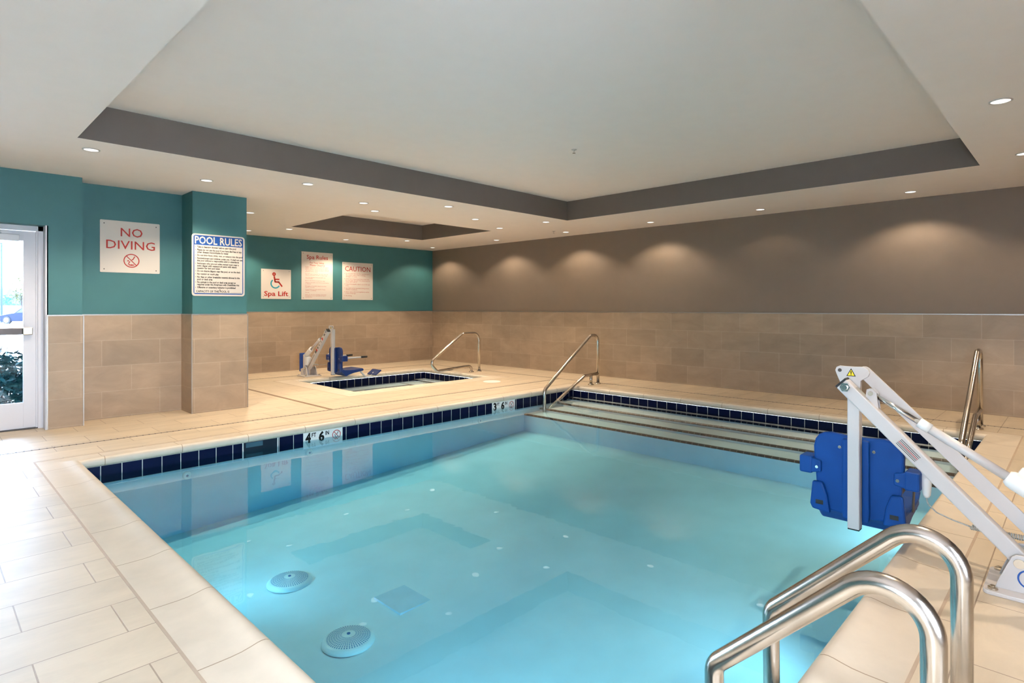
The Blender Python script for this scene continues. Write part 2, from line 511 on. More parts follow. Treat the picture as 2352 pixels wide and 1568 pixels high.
wainscot('wall_pier_tile', 'beige tiled lower part of the pier beside the door', [(JX0, JX1, JY, RY + 0.3, 0, WAIN)], 'tile_pier')
# wall left of the door: narrow piers and full-height panes added for daylight
DX0 = -0.06
wall_block('wall_door', 'teal painted strip of wall between door and added windows', [(-0.30, DX0 - 0.07, JY, RY + 0.3, 0, 2.176), (-1.45, -1.40, JY, RY + 0.3, 0, 2.176), (XL - 0.1, -2.55, JY, RY + 0.3, 0, 2.176)], 'teal')
# unseen left wall; its windows are added to let daylight in
WY = [(-1.2, 0.4)]
bxs = [(XL - 0.15, XL, YN - 0.15, YT + 0.15, 2.35, CEIL + 0.02), (XL - 0.15, XL, YN - 0.15, YT + 0.15, 0, 0.35)]
e = [YN - 0.15] + [q for w in WY for q in w] + [YT + 0.15]
for a, b in zip(e[0::2], e[1::2]): bxs.append((XL - 0.15, XL, a, b, 0.35, 2.35))
wall_block('wall_left', 'teal painted wall with tall unseen windows added for daylight', bxs, 'teal')
WX = [(-0.6, 1.4)]
bxs = [(XL - 0.15, XG, YN - 0.15, YN, 2.35, CEIL + 0.02), (XL - 0.15, XG, YN - 0.15, YN, 0, 0.35)]
e = [XL - 0.15] + [q for w in WX for q in w] + [XG]
for a, b in zip(e[0::2], e[1::2]): bxs.append((a, b, YN - 0.15, YN, 0.35, 2.35))
wall_block('wall_front', 'warm grey painted wall with tall unseen windows added behind the camera', bxs, 'grey_paint')
for i, (a, b) in enumerate(WX):  # unseen glazing behind the camera, added as a daylight source
    w = thing('added_window_%d' % (i + 5), 'unseen tall aluminium framed glazing added behind the camera for daylight', 'added_window', ((a + b) / 2, YN - 0.08, 0.35), kind='structure')
    bm = bmesh.new()
    for q in ((a, a + 0.05, 0.35, 2.35), (b - 0.05, b, 0.35, 2.35), (a, b, 0.35, 0.40), (a, b, 2.30, 2.35), ((a + b) / 2 - 0.025, (a + b) / 2 + 0.025, 0.35, 2.35)):
        box(bm, q[0], q[1], YN - 0.11, YN - 0.05, q[2], q[3])
    finish('added_window_frame', bm, 'alu', w)
    bm = bmesh.new(); box(bm, a, b, YN - 0.084, YN - 0.078, 0.35, 2.35); finish('pane', bm, 'glass', w)
for i, (a, b) in enumerate(WY):  # unseen glazing in the left wall, added to bring in daylight
    w = thing('added_window_%d' % (i + 1), 'unseen tall aluminium framed glazing added in the left wall for daylight', 'added_window', (XL - 0.08, (a + b) / 2, 0.35), kind='structure')
    bm = bmesh.new()
    for q in ((a, a + 0.05, 0.35, 2.35), (b - 0.05, b, 0.35, 2.35), (a, b, 0.35, 0.40), (a, b, 2.30, 2.35), ((a + b) / 2 - 0.025, (a + b) / 2 + 0.025, 0.35, 2.35)):
        box(bm, XL - 0.11, XL - 0.05, q[0], q[1], q[2], q[3])
    finish('added_window_frame', bm, 'alu', w)
    bm = bmesh.new(); box(bm, XL - 0.084, XL - 0.078, a, b, 0.35, 2.35); finish('pane', bm, 'glass', w)
for i, (wa, wb) in enumerate(((-1.40, -0.30), (-2.55, -1.45))):  # unseen panes left of the door, added for more daylight
    w = thing('added_window_%d' % (i + 3), 'unseen full height aluminium framed glazing added beside the door for daylight', 'added_window', ((wa + wb) / 2, 8.13, 0), kind='structure')
    bm = bmesh.new()
    for q in ((wa, wa + 0.05, 0, 2.176), (wb - 0.05, wb, 0, 2.176), (wa, wb, 0, 0.1), (wa, wb, 2.1, 2.176)):
        box(bm, q[0], q[1], 8.09, 8.16, q[2], q[3])
    finish('added_window_frame', bm, 'alu', w)
    bm = bmesh.new(); box(bm, wa + 0.02, wb - 0.02, 8.122, 8.128, 0.05, 2.15); finish('pane', bm, 'glass', w)

# metal trim along the top of the tile and at its outside corners
def trim(i, label, boxes):
    bm = bmesh.new()
    for b in boxes: box(bm, *b)
    structure(finish('trim_%d' % i, bm, 'alu' if i == 10 else 'trim_metal'), label, 'trim')
tz0, tz1, tp = WAIN - 0.004, WAIN + 0.009, 0.003
trim(1, 'thin metal strip along the top of the grey wall tile', [(XG - TH - tp, XG, YN, YT, tz0, tz1)])
trim(2, 'thin metal strip along the top of the spa wall tile', [(PX1, XG - TH, YT - TH - tp, YT, tz0, tz1)])
trim(3, 'thin metal strip along the top of the pillar tile', [(PX0 - tp, PX1 + tp, PY - tp, PY + TH, tz0, tz1), (PX0 - tp, PX0 + TH, PY, RY, tz0, tz1), (PX1 - TH, PX1 + tp, PY, YT - 0.02, tz0, tz1)])
trim(4, 'thin metal strip along the top of the recess tile', [(JX1, PX0, RY - tp, RY + TH, tz0, tz1)])
trim(5, 'thin metal strip along the top of the pier tile', [(JX0 - tp, JX1 + tp, JY - tp, JY + TH, tz0, tz1), (JX1 - TH, JX1 + tp, JY, RY, tz0, tz1)])
trim(6, 'metal corner strip on the edge of the pier', [(JX1 - 0.006, JX1 + 0.003, JY - 0.003, JY + 0.006, 0, WAIN)])
trim(7, 'metal corner strip on the left edge of the pillar', [(PX0 - 0.003, PX0 + 0.006, PY - 0.003, PY + 0.006, 0, WAIN)])
trim(8, 'metal corner strip on the right edge of the pillar', [(PX1 - 0.006, PX1 + 0.003, PY - 0.003, PY + 0.006, 0, WAIN)])
trim(9, 'metal corner strip on the pier edge next to the door', [(JX0 - 0.003, JX0 + 0.008, JY - 0.003, JY + 0.008, 0, WAIN)])
trim(10, 'white metal jamb lining beside the door', [(JX0 - 0.012, JX0, JY + 0.01, 8.10, 0, 2.176)])

# ------------------------------------------------------------------ DOOR
d = thing('door_1', 'silver grey glazed exit door with a push bar', 'door', (0.45, 8.13, 0), kind='structure')
DY0, DY1 = 8.10, 8.15
bm = bmesh.new()
box(bm, 0.93, 1.0, 8.06, 8.17, 0, 2.18); box(bm, 0.915, 0.945, 8.085, 8.10, 0, 2.15)
box(bm, DX0 - 0.07, DX0 - 0.01, 8.06, 8.17, 0, 2.18); box(bm, DX0 - 0.07, 0.985, 8.06, 8.17, 2.125, 2.18)
finish('door_frame', bm, 'alu', d, bevel=0.002)
bm = bmesh.new()
GX0, GX1, GZ0, GZ1 = 0.06, 0.812, 0.285, 2.017
box(bm, GX1, 0.924, DY0, DY1, 0.012, 2.12); box(bm, DX0, GX0, DY0, DY1, 0.012, 2.12)
box(bm, GX0, GX1, DY0, DY1, 0.012, GZ0); box(bm, GX0, GX1, DY0, DY1, GZ1, 2.12)
finish('door_leaf', bm, 'alu', d, bevel=0.002)
bm = bmesh.new(); box(bm, GX0, GX1, 8.122, 8.128, GZ0, GZ1); finish('pane', bm, 'door_glass', d)
bm = bmesh.new(); box(bm, 0.02, 0.80, DY0 - 0.06, DY0 - 0.015, 1.015, 1.085); pb = finish('push_bar', bm, 'bronze', d, bevel=0.006); tag(pb, 'dark bronze push bar across the door')
bm = bmesh.new(); box(bm, 0.80, 0.885, DY0 - 0.065, DY0, 1.012, 1.09); finish('latch_housing', bm, 'satin', d, bevel=0.008)
bm = bmesh.new(); box(bm, 0.40, 0.775, DY0 - 0.065, DY0, 2.005, 2.075); cl = finish('door_closer', bm, 'alu', d, bevel=0.006)
bm = bmesh.new(); beam(bm, (0.66, 8.06, 2.095), (0.30, 7.99, 2.115), 0.022, 0.012, (0, 0, 1)); box(bm, 0.63, 0.69, 8.04, 8.09, 2.075, 2.11); finish('closer_arm', bm, 'alu', cl)
bm = bmesh.new(); box(bm, DX0, 0.93, 8.07, 8.17, 0.0, 0.010); finish('threshold', bm, 'bronze', d)

# ------------------------------------------------------------------ COPING PROFILE AND BASINS
def coping(parent, R, width, name='coping'):
    k = width / 0.28
    prof = [(0, 0.0), (0.06, 0.0), (0.12, 0.0005), (0.16, 0.003), (0.195, 0.009), (0.22, 0.0145), (0.238, 0.0165), (0.252, 0.015), (0.265, 0.009), (0.274, -0.001), (0.279, -0.014), (0.28, -0.028), (0.276, -0.044), (0.266, -0.056), (0.252, -0.063), (0.235, -0.066), (0.10, -0.066)]
    bm = bmesh.new()
    rings = []
    for s, z in prof:
        s *= k
        rings.append([bm.verts.new(p + (z,)) for p in ((R[0] + s, R[1] + s), (R[2] - s, R[1] + s), (R[2] - s, R[3] - s), (R[0] + s, R[3] - s))])
    for a, b in zip(rings, rings[1:]):
        for i in range(4):
            j = (i + 1) % 4
            f = bm.faces.new((a[i], a[j], b[j], b[i])); f.material_index = 0 if i % 2 == 0 else 1; f.smooth = True
    for ed in bm.edges:
        if len(ed.link_faces) == 2 and ed.link_faces[0].material_index != ed.link_faces[1].material_index: ed.smooth = False
    cp = finish(name, bm, ['cop_x', 'cop_y'], parent)
    bm = bmesh.new()
    rings = []
    for s, z in ((-0.004, -0.004), (-0.004, 0.0012), (0.008, 0.0012), (0.008, -0.004)):
        rings.append([bm.verts.new(p + (z,)) for p in ((R[0] + s, R[1] + s), (R[2] - s, R[1] + s), (R[2] - s, R[3] - s), (R[0] + s, R[3] - s))])
    for a, b in zip(rings, rings[1:]):
        for i in range(4):
            j = (i + 1) % 4
            bm.faces.new((a[i], a[j], b[j], b[i]))
    finish('sealant_joint', bm, 'sealant', parent)
    return cp

def ring_walls(bm, R, z0, z1):
    x0, y0, x1, y1 = R
    for (ax, ay, bx, by, mi) in ((x0, y0, x1, y0, 0), (x1, y0, x1, y1, 1), (x1, y1, x0, y1, 0), (x0, y1, x0, y0, 1)):
        v = [bm.verts.new(p) for p in ((ax, ay, z0), (bx, by, z0), (bx, by, z1), (ax, ay, z1))]
        f = bm.faces.new(v); f.material_index = mi

pool = thing('swimming_pool', 'large rectangular indoor swimming pool with cream coping and navy waterline tiles', 'swimming pool', (4.3, 3.4, 0))
coping(pool, POOL, 0.28)
PW = 0.245
PI_R = (POOL[0] + PW, POOL[1] + PW, POOL[2] - PW, POOL[3] - PW)
bm = bmesh.new(); ring_walls(bm, PI_R, -0.222, -0.0645); finish('waterline_tiles', bm, ['navy_x', 'navy_y'], pool)
bm = bmesh.new()
x0, y0, x1, y1 = PI_R
def basin_z(x): return -0.86 + 0.055 * (x - PI_R[0])
for (ax, ay, bx, by) in ((x0, y0, x1, y0), (x1, y0, x1, y1), (x1, y1, x0, y1), (x0, y1, x0, y0)):
    bm.faces.new([bm.verts.new(p) for p in ((ax, ay, basin_z(ax)), (bx, by, basin_z(bx)), (bx, by, -0.222), (ax, ay, -0.222))])
bm.faces.new([bm.verts.new(p) for p in ((x0, y0, basin_z(x0)), (x1, y0, basin_z(x1)), (x1, y1, basin_z(x1)), (x0, y1, basin_z(x0)))])
finish('basin', bm, 'plaster', pool)
steps = [(7.483, -0.172), (7.175, -0.215), (6.817, -0.262), (6.461, -0.307)]
prevx = x1
for sx, sz in steps:
    bm = bmesh.new(); box(bm, sx, prevx, y0 + 0.001, y1 - 0.001, basin_z(sx) - 0.05, sz)
    st = finish('step', bm, 'plaster', pool)
    bm = bmesh.new(); box(bm, sx - 0.002, sx + 0.04, y0 + 0.002, y1 - 0.002, sz - 0.020, sz + 0.002)
    finish('edge_tiles', bm, 'edge_tile', st)
    prevx = sx
# unseen lamps added in the left and near pool walls to brighten the water
def fill_lamp(px, py, pz, dx, dy, rot, watts=28):
    ul = bpy.data.objects.new('added_fill_lamp', None); ul.location = (px - 4.3, py - 3.4, pz); COL.objects.link(ul); ul.parent = pool
    p0, dv = Vector((px, py, pz)), Vector((dx, dy, 0))
    bm = bmesh.new(); tube(bm, [p0 - dv * 0.01, p0 + dv * 0.02], 0.14, 32); finish('fill_lamp_rim', bm, 'chrome', ul)
    bm = bmesh.new(); tube(bm, [p0 + dv * 0.015, p0 + dv * 0.022], 0.115, 32); finish('fill_lamp_lens', bm, FILL_GLOW, ul)
    L = bpy.data.lights.new('added_fill_beam', 'SPOT'); L.energy = watts; L.color = (0.62, 0.88, 1.0); L.shadow_soft_size = 0.1; L.spot_size = math.radians(120); L.spot_blend = 0.9
    lo = bpy.data.objects.new('added_fill_beam', L); COL.objects.link(lo); lo.parent = ul; lo.location = dv * 0.06; lo.rotation_euler = rot
FILL_GLOW = emitter('added_fill_glow', (0.75, 0.92, 1.0), 2.0)
for q in (2.2, 4.4): fill_lamp(x0, q, -0.32, 1, 0, (0, -PI / 2, 0), 18)
for q, w_ in ((1.9, 24), (3.3, 20), (5.6, 14)): fill_lamp(q, y0, -0.34, 0, 1, (PI / 2, 0, 0), w_)
# skimmer mouth
SKX0, SKX1 = 2.312, 2.668
sk = bmesh.new(); box(sk, SKX0, SKX1, y1 - 0.004, y1 - 0.001, -0.222, -0.066)
skm = finish('skimmer_mouth', sk, 'smoke', pool)
bm = bmesh.new(); box(bm, SKX0 + 0.03, SKX0 + 0.20, y1 - 0.007, y1 - 0.004, -0.118, -0.072); finish('skimmer_weir', bm, plain('weir_grey', rgb(60, 92, 108), 0.3), skm)
for q in (SKX0, SKX1):
    bm = bmesh.new(); box(bm, q - 0.005, q + 0.005, y1 - 0.010, y1 - 0.001, -0.222, -0.066); finish('skimmer_edge', bm, 'white_plastic', skm)
# wall inlets under water
def inlet(cx, z, parent):
    bm = bmesh.new()
    n = 24
    prof = [(0.0, 0.016), (0.010, 0.016), (0.012, 0.010), (0.022, 0.018), (0.036, 0.013), (0.040, 0.0)]
    rings = []
    for r, d_ in prof:
        rings.append([bm.verts.new((cx + max(r, 0.001) * math.cos(2 * PI * k / n), y1 - d_, z + max(r, 0.001) * math.sin(2 * PI * k / n))) for k in range(n)])
    for ri, (a, b) in enumerate(zip(rings, rings[1:])):
        for k in range(n):
            f = bm.faces.new((a[k], a[(k + 1) % n], b[(k + 1) % n], b[k])); f.material_index = 1 if ri == 0 else 0
    finish('inlet_fitting', bm, ['inlet', 'slotdark'], parent, smooth=True)
inlet(1.80, -0.285, pool); inlet(3.02, -0.285, pool); inlet(5.55, -0.285, pool)

# round suction drains on the pool floor
def drain_cover(cx, cy, label):
    zb = basin_z(cx)
    t = thing('drain_cover', label, 'drain', (cx, cy, zb), 'round drain covers on the pool floor')
    R0 = 0.165
    bm = bmesh.new(); lathe(bm, [(R0, zb), (R0, zb + 0.008), (R0 * 0.98, zb + 0.014), (R0 * 0.90, zb + 0.024), (R0 * 0.88, zb + 0.026)] + [(R0 * 0.88 * q, zb + 0.0515 - 0.0255 * q ** 1.6) for q in (0.8, 0.6, 0.4, 0.2, 0)], cx, cy, 48)
    finish('rim', bm, 'inlet', t, smooth=True, angle=40)
    bm = bmesh.new()                                          # radial slots cut into the dome
    def dz(r): return zb + 0.0515 - 0.0255 * (r / (R0 * 0.88)) ** 1.6
    nr = 52
    for ring in range(7):
        ra = R0 * (0.26 + 0.083 * ring); rb = ra + R0 * 0.060
        for k in range(nr):
            a = 2 * PI * k / nr; da = 2 * PI / nr * 0.20
            v = [bm.verts.new((cx + r * math.cos(q), cy + r * math.sin(q), dz(r) + 0.002)) for r, q in ((ra, a - da), (rb, a - da), (rb, a + da), (ra, a + da))]
            bm.faces.new(v)
    g = finish('grille', bm, 'slotmid', t); g['kind'] = 'stuff'
    bm = bmesh.new(); lathe(bm, [(0.011, dz(0.0) - 0.006), (0.011, dz(0.0) + 0.004), (0, dz(0) + 0.005)], cx, cy, 16); finish('centre_screw', bm, 'slotdark', t)
DRN = []
# ------------------------------------------------------------------ WATER
bm = bmesh.new(); box(bm, PI_R[0] - 0.03, PI_R[2] + 0.03, PI_R[1] - 0.03, PI_R[3] + 0.03, -1.0, WATER)
wt = finish('pool_water', bm, 'water', loc=(4.3, 3.4, -1.0)); tag(wt, 'clear still turquoise water filling the large pool', 'water', kind='stuff')

# ------------------------------------------------------------------ SPA
spa = thing('spa_pool', 'small rectangular spa sunk in the deck with cream coping', 'spa', (6.1, 9.0, 0))
coping(spa, SPA, 0.30)
SW = 0.265
SR = (SPA[0] + SW, SPA[1] + SW, SPA[2] - SW, SPA[3] - SW)
bm = bmesh.new(); ring_walls(bm, SR, -0.222, -0.0645); finish('waterline_tiles', bm, ['navy_x', 'navy_y'], spa)
bm = bmesh.new()
x0, y0, x1, y1 = SR
for (ax, ay, bx, by) in ((x0, y0, x1, y0), (x1, y0, x1, y1), (x1, y1, x0, y1), (x0, y1, x0, y0)):
    bm.faces.new([bm.verts.new(p) for p in ((ax, ay, -0.55), (bx, by, -0.55), (bx, by, -0.222), (ax, ay, -0.222))])
bm.faces.new([bm.verts.new(p) for p in ((x0, y0, -0.55), (x1, y0, -0.55), (x1, y1, -0.55), (x0, y1, -0.55))])
finish('basin', bm, 'plaster', spa)
bm = bmesh.new(); box(bm, x0 + 0.001, x1 - 0.62, y1 - 0.36, y1 - 0.001, -0.549, -0.235); bn = finish('bench', bm, 'plaster', spa)
bm = bmesh.new(); box(bm, x0 + 0.002, x1 - 0.62, y1 - 0.364, y1 - 0.342, -0.245, -0.233); finish('edge_tiles', bm, 'edge_tile_x', bn)
for sx, px_, sz in ((x1 - 0.30, x1 - 0.001, -0.19), (x1 - 0.62, x1 - 0.30, -0.235)):
    bm = bmesh.new(); box(bm, sx, px_, y0 + 0.001, y1 - 0.001, -0.548, sz); st = finish('step', bm, 'plaster', spa)
    bm = bmesh.new(); box(bm, sx - 0.002, sx + 0.04, y0 + 0.002, y1 - 0.002, sz - 0.020, sz + 0.002); finish('edge_tiles', bm, 'edge_tile', st)
bm = bmesh.new(); box(bm, SR[0] - 0.02, SR[2] + 0.02, SR[1] - 0.02, SR[3] + 0.02, -0.65, WATER)
wt = finish('spa_water', bm, 'spa_water', loc=(6.1, 9.0, -0.65)); tag(wt, 'clear still pale water filling the small spa', 'water', kind='stuff')

drain_cover(2.005, 4.34, 'white round slotted drain cover on the pool floor, farther of the pair')
drain_cover(1.915, 3.315, 'white round slotted drain cover on the pool floor, nearer of the pair')
zz = basin_z(2.45)
bm = bmesh.new(); box(bm, 2.30, 2.58, 3.31, 3.63, zz - 0.01, zz + 0.006)
o = finish('floor_drain', bm, plain('pale_blue_grate', rgb(206, 226, 240), 0.5, noise=0.05), loc=(2.44, 3.47, zz)); tag(o, 'square blue drain grate set in the pool floor', 'drain')

# ------------------------------------------------------------------ DECK DRAINS, JOINT, LID
def strip(name, label, cat, b, mat):
    bm = bmesh.new(); box(bm, *b)
    o = finish(name, bm, mat, loc=((b[0] + b[1]) / 2, (b[2] + b[3]) / 2, 0)); return tag(o, label, cat)
strip('slot_drain', 'long slotted drain channel in the deck between pool and spa', 'drain', (XL, 8.27, 6.835, 6.865, -0.01, 0.0025), 'slot')
strip('slot_drain', 'long slotted drain channel in the deck beside the grey wall', 'drain', (8.26, 8.29, 0.0, 10.74, -0.01, 0.0025), 'slot_y')
strip('slot_drain', 'slotted drain channel in the deck behind the spa', 'drain', (3.06, 8.29, 10.74, 10.77, -0.01, 0.0025), 'slot')
strip('expansion_joint', 'wide brown joint strip in the deck to the right of the pillar', 'joint', (3.70, 3.745, 6.87, 10.73, -0.01, 0.0025), 'joint')
bm = bmesh.new(); lathe(bm, [(0.155, -0.005), (0.155, 0.004), (0.145, 0.007), (0.02, 0.0075), (0, 0.0075)], 7.11, 7.45, 40)
o = finish('skimmer_lid', bm, 'white_plastic', loc=(7.11, 7.45, 0)); tag(o, 'white round lid set in the deck near the spa corner', 'lid')

# ------------------------------------------------------------------ WRITING
def text_mesh(s, xa, xb, zb, cap, bold=0.0, fit=True, align='L'):
    """letters as a flat mesh: width fitted to xa..xb, capital height cap, baseline zb; returns list of (verts, faces) in 2-D"""
    cu = bpy.data.curves.new('txt', 'FONT'); cu.body = s; cu.size = 1.0; cu.offset = bold; cu.resolution_u = 2
    cu.fill_mode = 'FRONT'
    ob = bpy.data.objects.new('txt', cu); COL.objects.link(ob)
    dg = bpy.context.evaluated_depsgraph_get(); dg.update()
    me = bpy.data.meshes.new_from_object(ob.evaluated_get(dg))
    vs = [(v.co.x, v.co.y) for v in me.vertices]; fs = [tuple(p.vertices) for p in me.polygons]
    bpy.data.objects.remove(ob); bpy.data.curves.remove(cu); bpy.data.meshes.remove(me)
    if not vs: return [], []
    x0 = min(v[0] for v in vs); x1 = max(v[0] for v in vs)
    k = (xb - xa) / (x1 - x0)
    kz = cap / 0.70
    return [(xa + (v[0] - x0) * k, zb + v[1] * kz) for v in vs], fs
def put(bm, vf, fn, mi=0):
    vs, fs = vf
    bv = [bm.verts.new(fn(*v)) for v in vs]
    for f in fs:
        try:
            fc = bm.faces.new([bv[i] for i in f]); fc.material_index = mi
        except ValueError: pass
def flat(bm, pts, fn, mi=0):
    f = bm.faces.new([bm.verts.new(fn(*p)) for p in pts]); f.material_index = mi
def ring2(bm, cx, cz, ro, ri, fn, mi=0, n=48, a0=0, a1=360):
    def P(r, k): a = math.radians(a0 + (a1 - a0) * k / n); return (cx + r * math.cos(a), cz + r * math.sin(a))
    for k in range(n):
        flat(bm, [P(ro, k), P(ro, k + 1), P(ri, k + 1), P(ri, k)], fn, mi)
def stroke(bm, pts, w, fn, mi=0):
    pts = [Vector(p) for p in pts]
    for i, (a, b) in enumerate(zip(pts, pts[1:])):
        t = (b - a).normalized(); n = Vector((-t.y, t.x)) * w / 2
        e = t * w * 0.25
        flat(bm, [tuple(a + n - e), tuple(b + n + e), tuple(b - n + e), tuple(a - n - e)], fn, mi)

def sign(name, label, x0, x1, z0, z1, y, r=0.0, panel='sign'):
    t = thing(name, label, 'sign', ((x0 + x1) / 2, y, z0))
    bm = bmesh.new()
    prism(bm, rrect(x0, x1, z0, z1, r, 5) if r else [(x0, z0), (x1, z0), (x1, z1), (x0, z1)], y - 0.006, y - 0.0002)
    finish('panel', bm, panel, t)
    return t
def front(y, d=0.0066): return lambda a, b: (a, y - d, b)
def screws(t, pts, y):
    for (a, b) in pts:
        bm = bmesh.new(); prism(bm, circle(a, b, 0.0065, 10), y - 0.009, y - 0.005); finish('screw', bm, 'screw', t)

# NO DIVING
YS = RY + TH
X0, X1, Z0, Z1 = 1.513, 2.131, 1.719, 2.335; W_, H_ = X1 - X0, Z1 - Z0
t = sign('no_diving_sign', 'square white sign reading NO DIVING in red on the recessed teal wall', X0, X1, Z0, Z1, YS, 0.012)
fn = front(YS)
FX = lambda f: X0 + f * W_
FZ = lambda f: Z1 - f * H_
bm = bmesh.new()
put(bm, text_mesh('NO', FX(0.333), FX(0.70), FZ(0.295), 0.165 * H_, 0.004), fn)
put(bm, text_mesh('DIVING', FX(0.098), FX(0.915), FZ(0.54), 0.165 * H_, 0.004), fn)
finish('lettering', bm, 'red', t)
def no_dive(bm, cx, cz, r, fn, wring, mi_ring=0, mi_fig=0):
    ring2(bm, cx, cz, r, r - wring, fn, mi_ring)
    q = lambda a, b: (cx + a * r, cz + b * r)
    fn2 = lambda a, b: tuple(Vector(fn(a, b)) + Vector((0, -0.0003, 0)))
    stroke(bm, [q(-0.62, 0.66), q(0.62, -0.66)], wring * 0.85, fn2, mi_ring)
    flat(bm, circle(cx - 0.42 * r, cz - 0.02 * r, 0.10 * r, 16), fn, mi_fig)
    stroke(bm, [q(-0.37, -0.45), q(-0.22, -0.10)], 0.12 * r, fn, mi_fig)
    stroke(bm, [q(0.05, 0.12), q(0.20, 0.22), q(0.40, 0.62)], 0.13 * r, fn, mi_fig)
    flat(bm, [q(-0.56, -0.50), q(-0.40, -0.56), q(-0.26, -0.50), q(-0.12, -0.56), q(0.04, -0.50), q(0.18, -0.56), q(0.30, -0.52), q(0.42, -0.58), q(0.25, -0.68), q(0, -0.72), q(-0.25, -0.68), q(-0.42, -0.60)], fn, mi_fig)
bm = bmesh.new(); no_dive(bm, FX(0.512), FZ(0.762), 0.083, fn, 0.011); finish('no_diving_symbol', bm, 'red', t)
screws(t, [(FX(0.065), FZ(0.065)), (FX(0.935), FZ(0.065)), (FX(0.065), FZ(0.94)), (FX(0.935), FZ(0.94))], YS)

# POOL RULES
YS = PY + TH
X0, X1, Z0, Z1 = 2.374, 3.006, 1.447, 2.215; W_, H_ = X1 - X0, Z1 - Z0
t = sign('pool_rules_sign', 'white and blue POOL RULES sign on the teal pillar', X0, X1, Z0, Z1, YS, 0.035)
fn = front(YS); fn1 = front(YS, 0.0069); fn2 = front(YS, 0.0072); fn3 = front(YS, 0.0075)
bm = bmesh.new()
flat(bm, rrect(FX(0.030), FX(0.970), FZ(0.972), FZ(0.022), 0.026, 5), fn)
finish('border', bm, 'signblue', t)
bm = bmesh.new(); flat(bm, [(FX(0.046), FZ(0.955)), (FX(0.954), FZ(0.955)), (FX(0.954), FZ(0.178)), (FX(0.046), FZ(0.178))], fn1); finish('text_field', bm, 'sign', t)
bm = bmesh.new(); put(bm, text_mesh('POOL RULES', FX(0.055), FX(0.945), FZ(0.158), 0.118 * H_, 0.02), fn2); ti = finish('title', bm, 'sign', t); tag(ti, 'white bold title on the blue band')
bm = bmesh.new()
LN = [('Take a cleansing shower before using the pool', .21, 1055, 1), ('Please do not use the pool if you have diarrhea or any', .258, 1170, 1), ('other disease transmittable by water', .296, 900, 0), ('Do not bring food, drink, gum, or tobacco into the pool', .344, 1185, 1), ('Nonswimmers and children under age 14 shall not use', .393, 1185, 1), ('the pool without a responsible adult in attendance', .431, 1115, 0), ('Swimmers who are not toilet trained must wear a', .477, 1110, 1), ('swim diaper with waterproof pants with elastic', .515, 1070, 0), ('opening for legs and waist', .553, 730, 0), ('Do not change diapers near the pool, or on the deck', .598, 1145, 1), ('No running or rough play', .646, 705, 1), ('No glass or other breakable material allowed in the', .695, 1130, 1), ('pool or deck area', .733, 580, 0), ('No animals in the pool or deck area except as', .778, 1045, 1), ('required under the Americans with Disabilities Act', .816, 1120, 0), ('Offensive or unsanitary behavior is prohibited', .862, 1045, 1)]
for s, f, xe, bl in LN:
    put(bm, text_mesh(s, FX(0.095), FX((xe - 185) / 1050), FZ(f + 0.013), 0.028 * H_, 0.035), fn2)
    if bl: flat(bm, circle(FX(0.068), FZ(f + 0.001), 0.0038, 10), fn2)
put(bm, text_mesh('CAPACITY OF THE POOL IS', FX(0.077), FX(0.697), FZ(0.942), 0.034 * H_, 0.02), fn2)
flat(bm, [(FX(0.72), FZ(0.944)), (FX(0.93), FZ(0.944)), (FX(0.93), FZ(0.941)), (FX(0.72), FZ(0.941))], fn2)
finish('lettering', bm, 'ink', t)
screws(t, [(FX(0.515), FZ(0.10)), (FX(0.515), FZ(0.90))], YS - 0.001)

# SPA LIFT
YS = YT
X0, X1, Z0, Z1 = 4.845, 5.459, 1.478, 2.083; W_, H_ = X1 - X0, Z1 - Z0
t = sign('spa_lift_sign', 'square white sign with a wheelchair symbol reading Spa Lift', X0, X1, Z0, Z1, YS)
fn = front(YS); fn1 = front(YS, 0.0069)
g = lambda x, y: (FX((x - 85) / 555), FZ((y - 470 + 6) / 561))
bm = bmesh.new(); put(bm, text_mesh('Spa Lift', FX(0.095), FX(0.905), FZ(0.895), 0.155 * H_, 0.02), fn); finish('lettering', bm, 'red', t)
bm = bmesh.new(); cx, cz = g(320, 557); ring2(bm, cx, cz, 0.037, 0.010, fn)
kx = W_ / 555
stroke(bm, [g(323, 600), g(340, 702), g(408, 706)], 0.031, fn); stroke(bm, [g(335, 654), g(414, 654)], 0.026, fn); stroke(bm, [g(404, 700), g(468, 784)], 0.03, fn)
finish('seated_figure', bm, 'red', t)
bm = bmesh.new(); cx, cz = g(345, 735); ring2(bm, cx, cz, 0.102, 0.075, fn, a0=128, a1=333); finish('wheel_arc', bm, 'signteal', t)
screws(t, [(FX(0.07), FZ(0.06)), (FX(0.94), FZ(0.06)), (FX(0.07), FZ(0.93)), (FX(0.94), FZ(0.93))], YS)

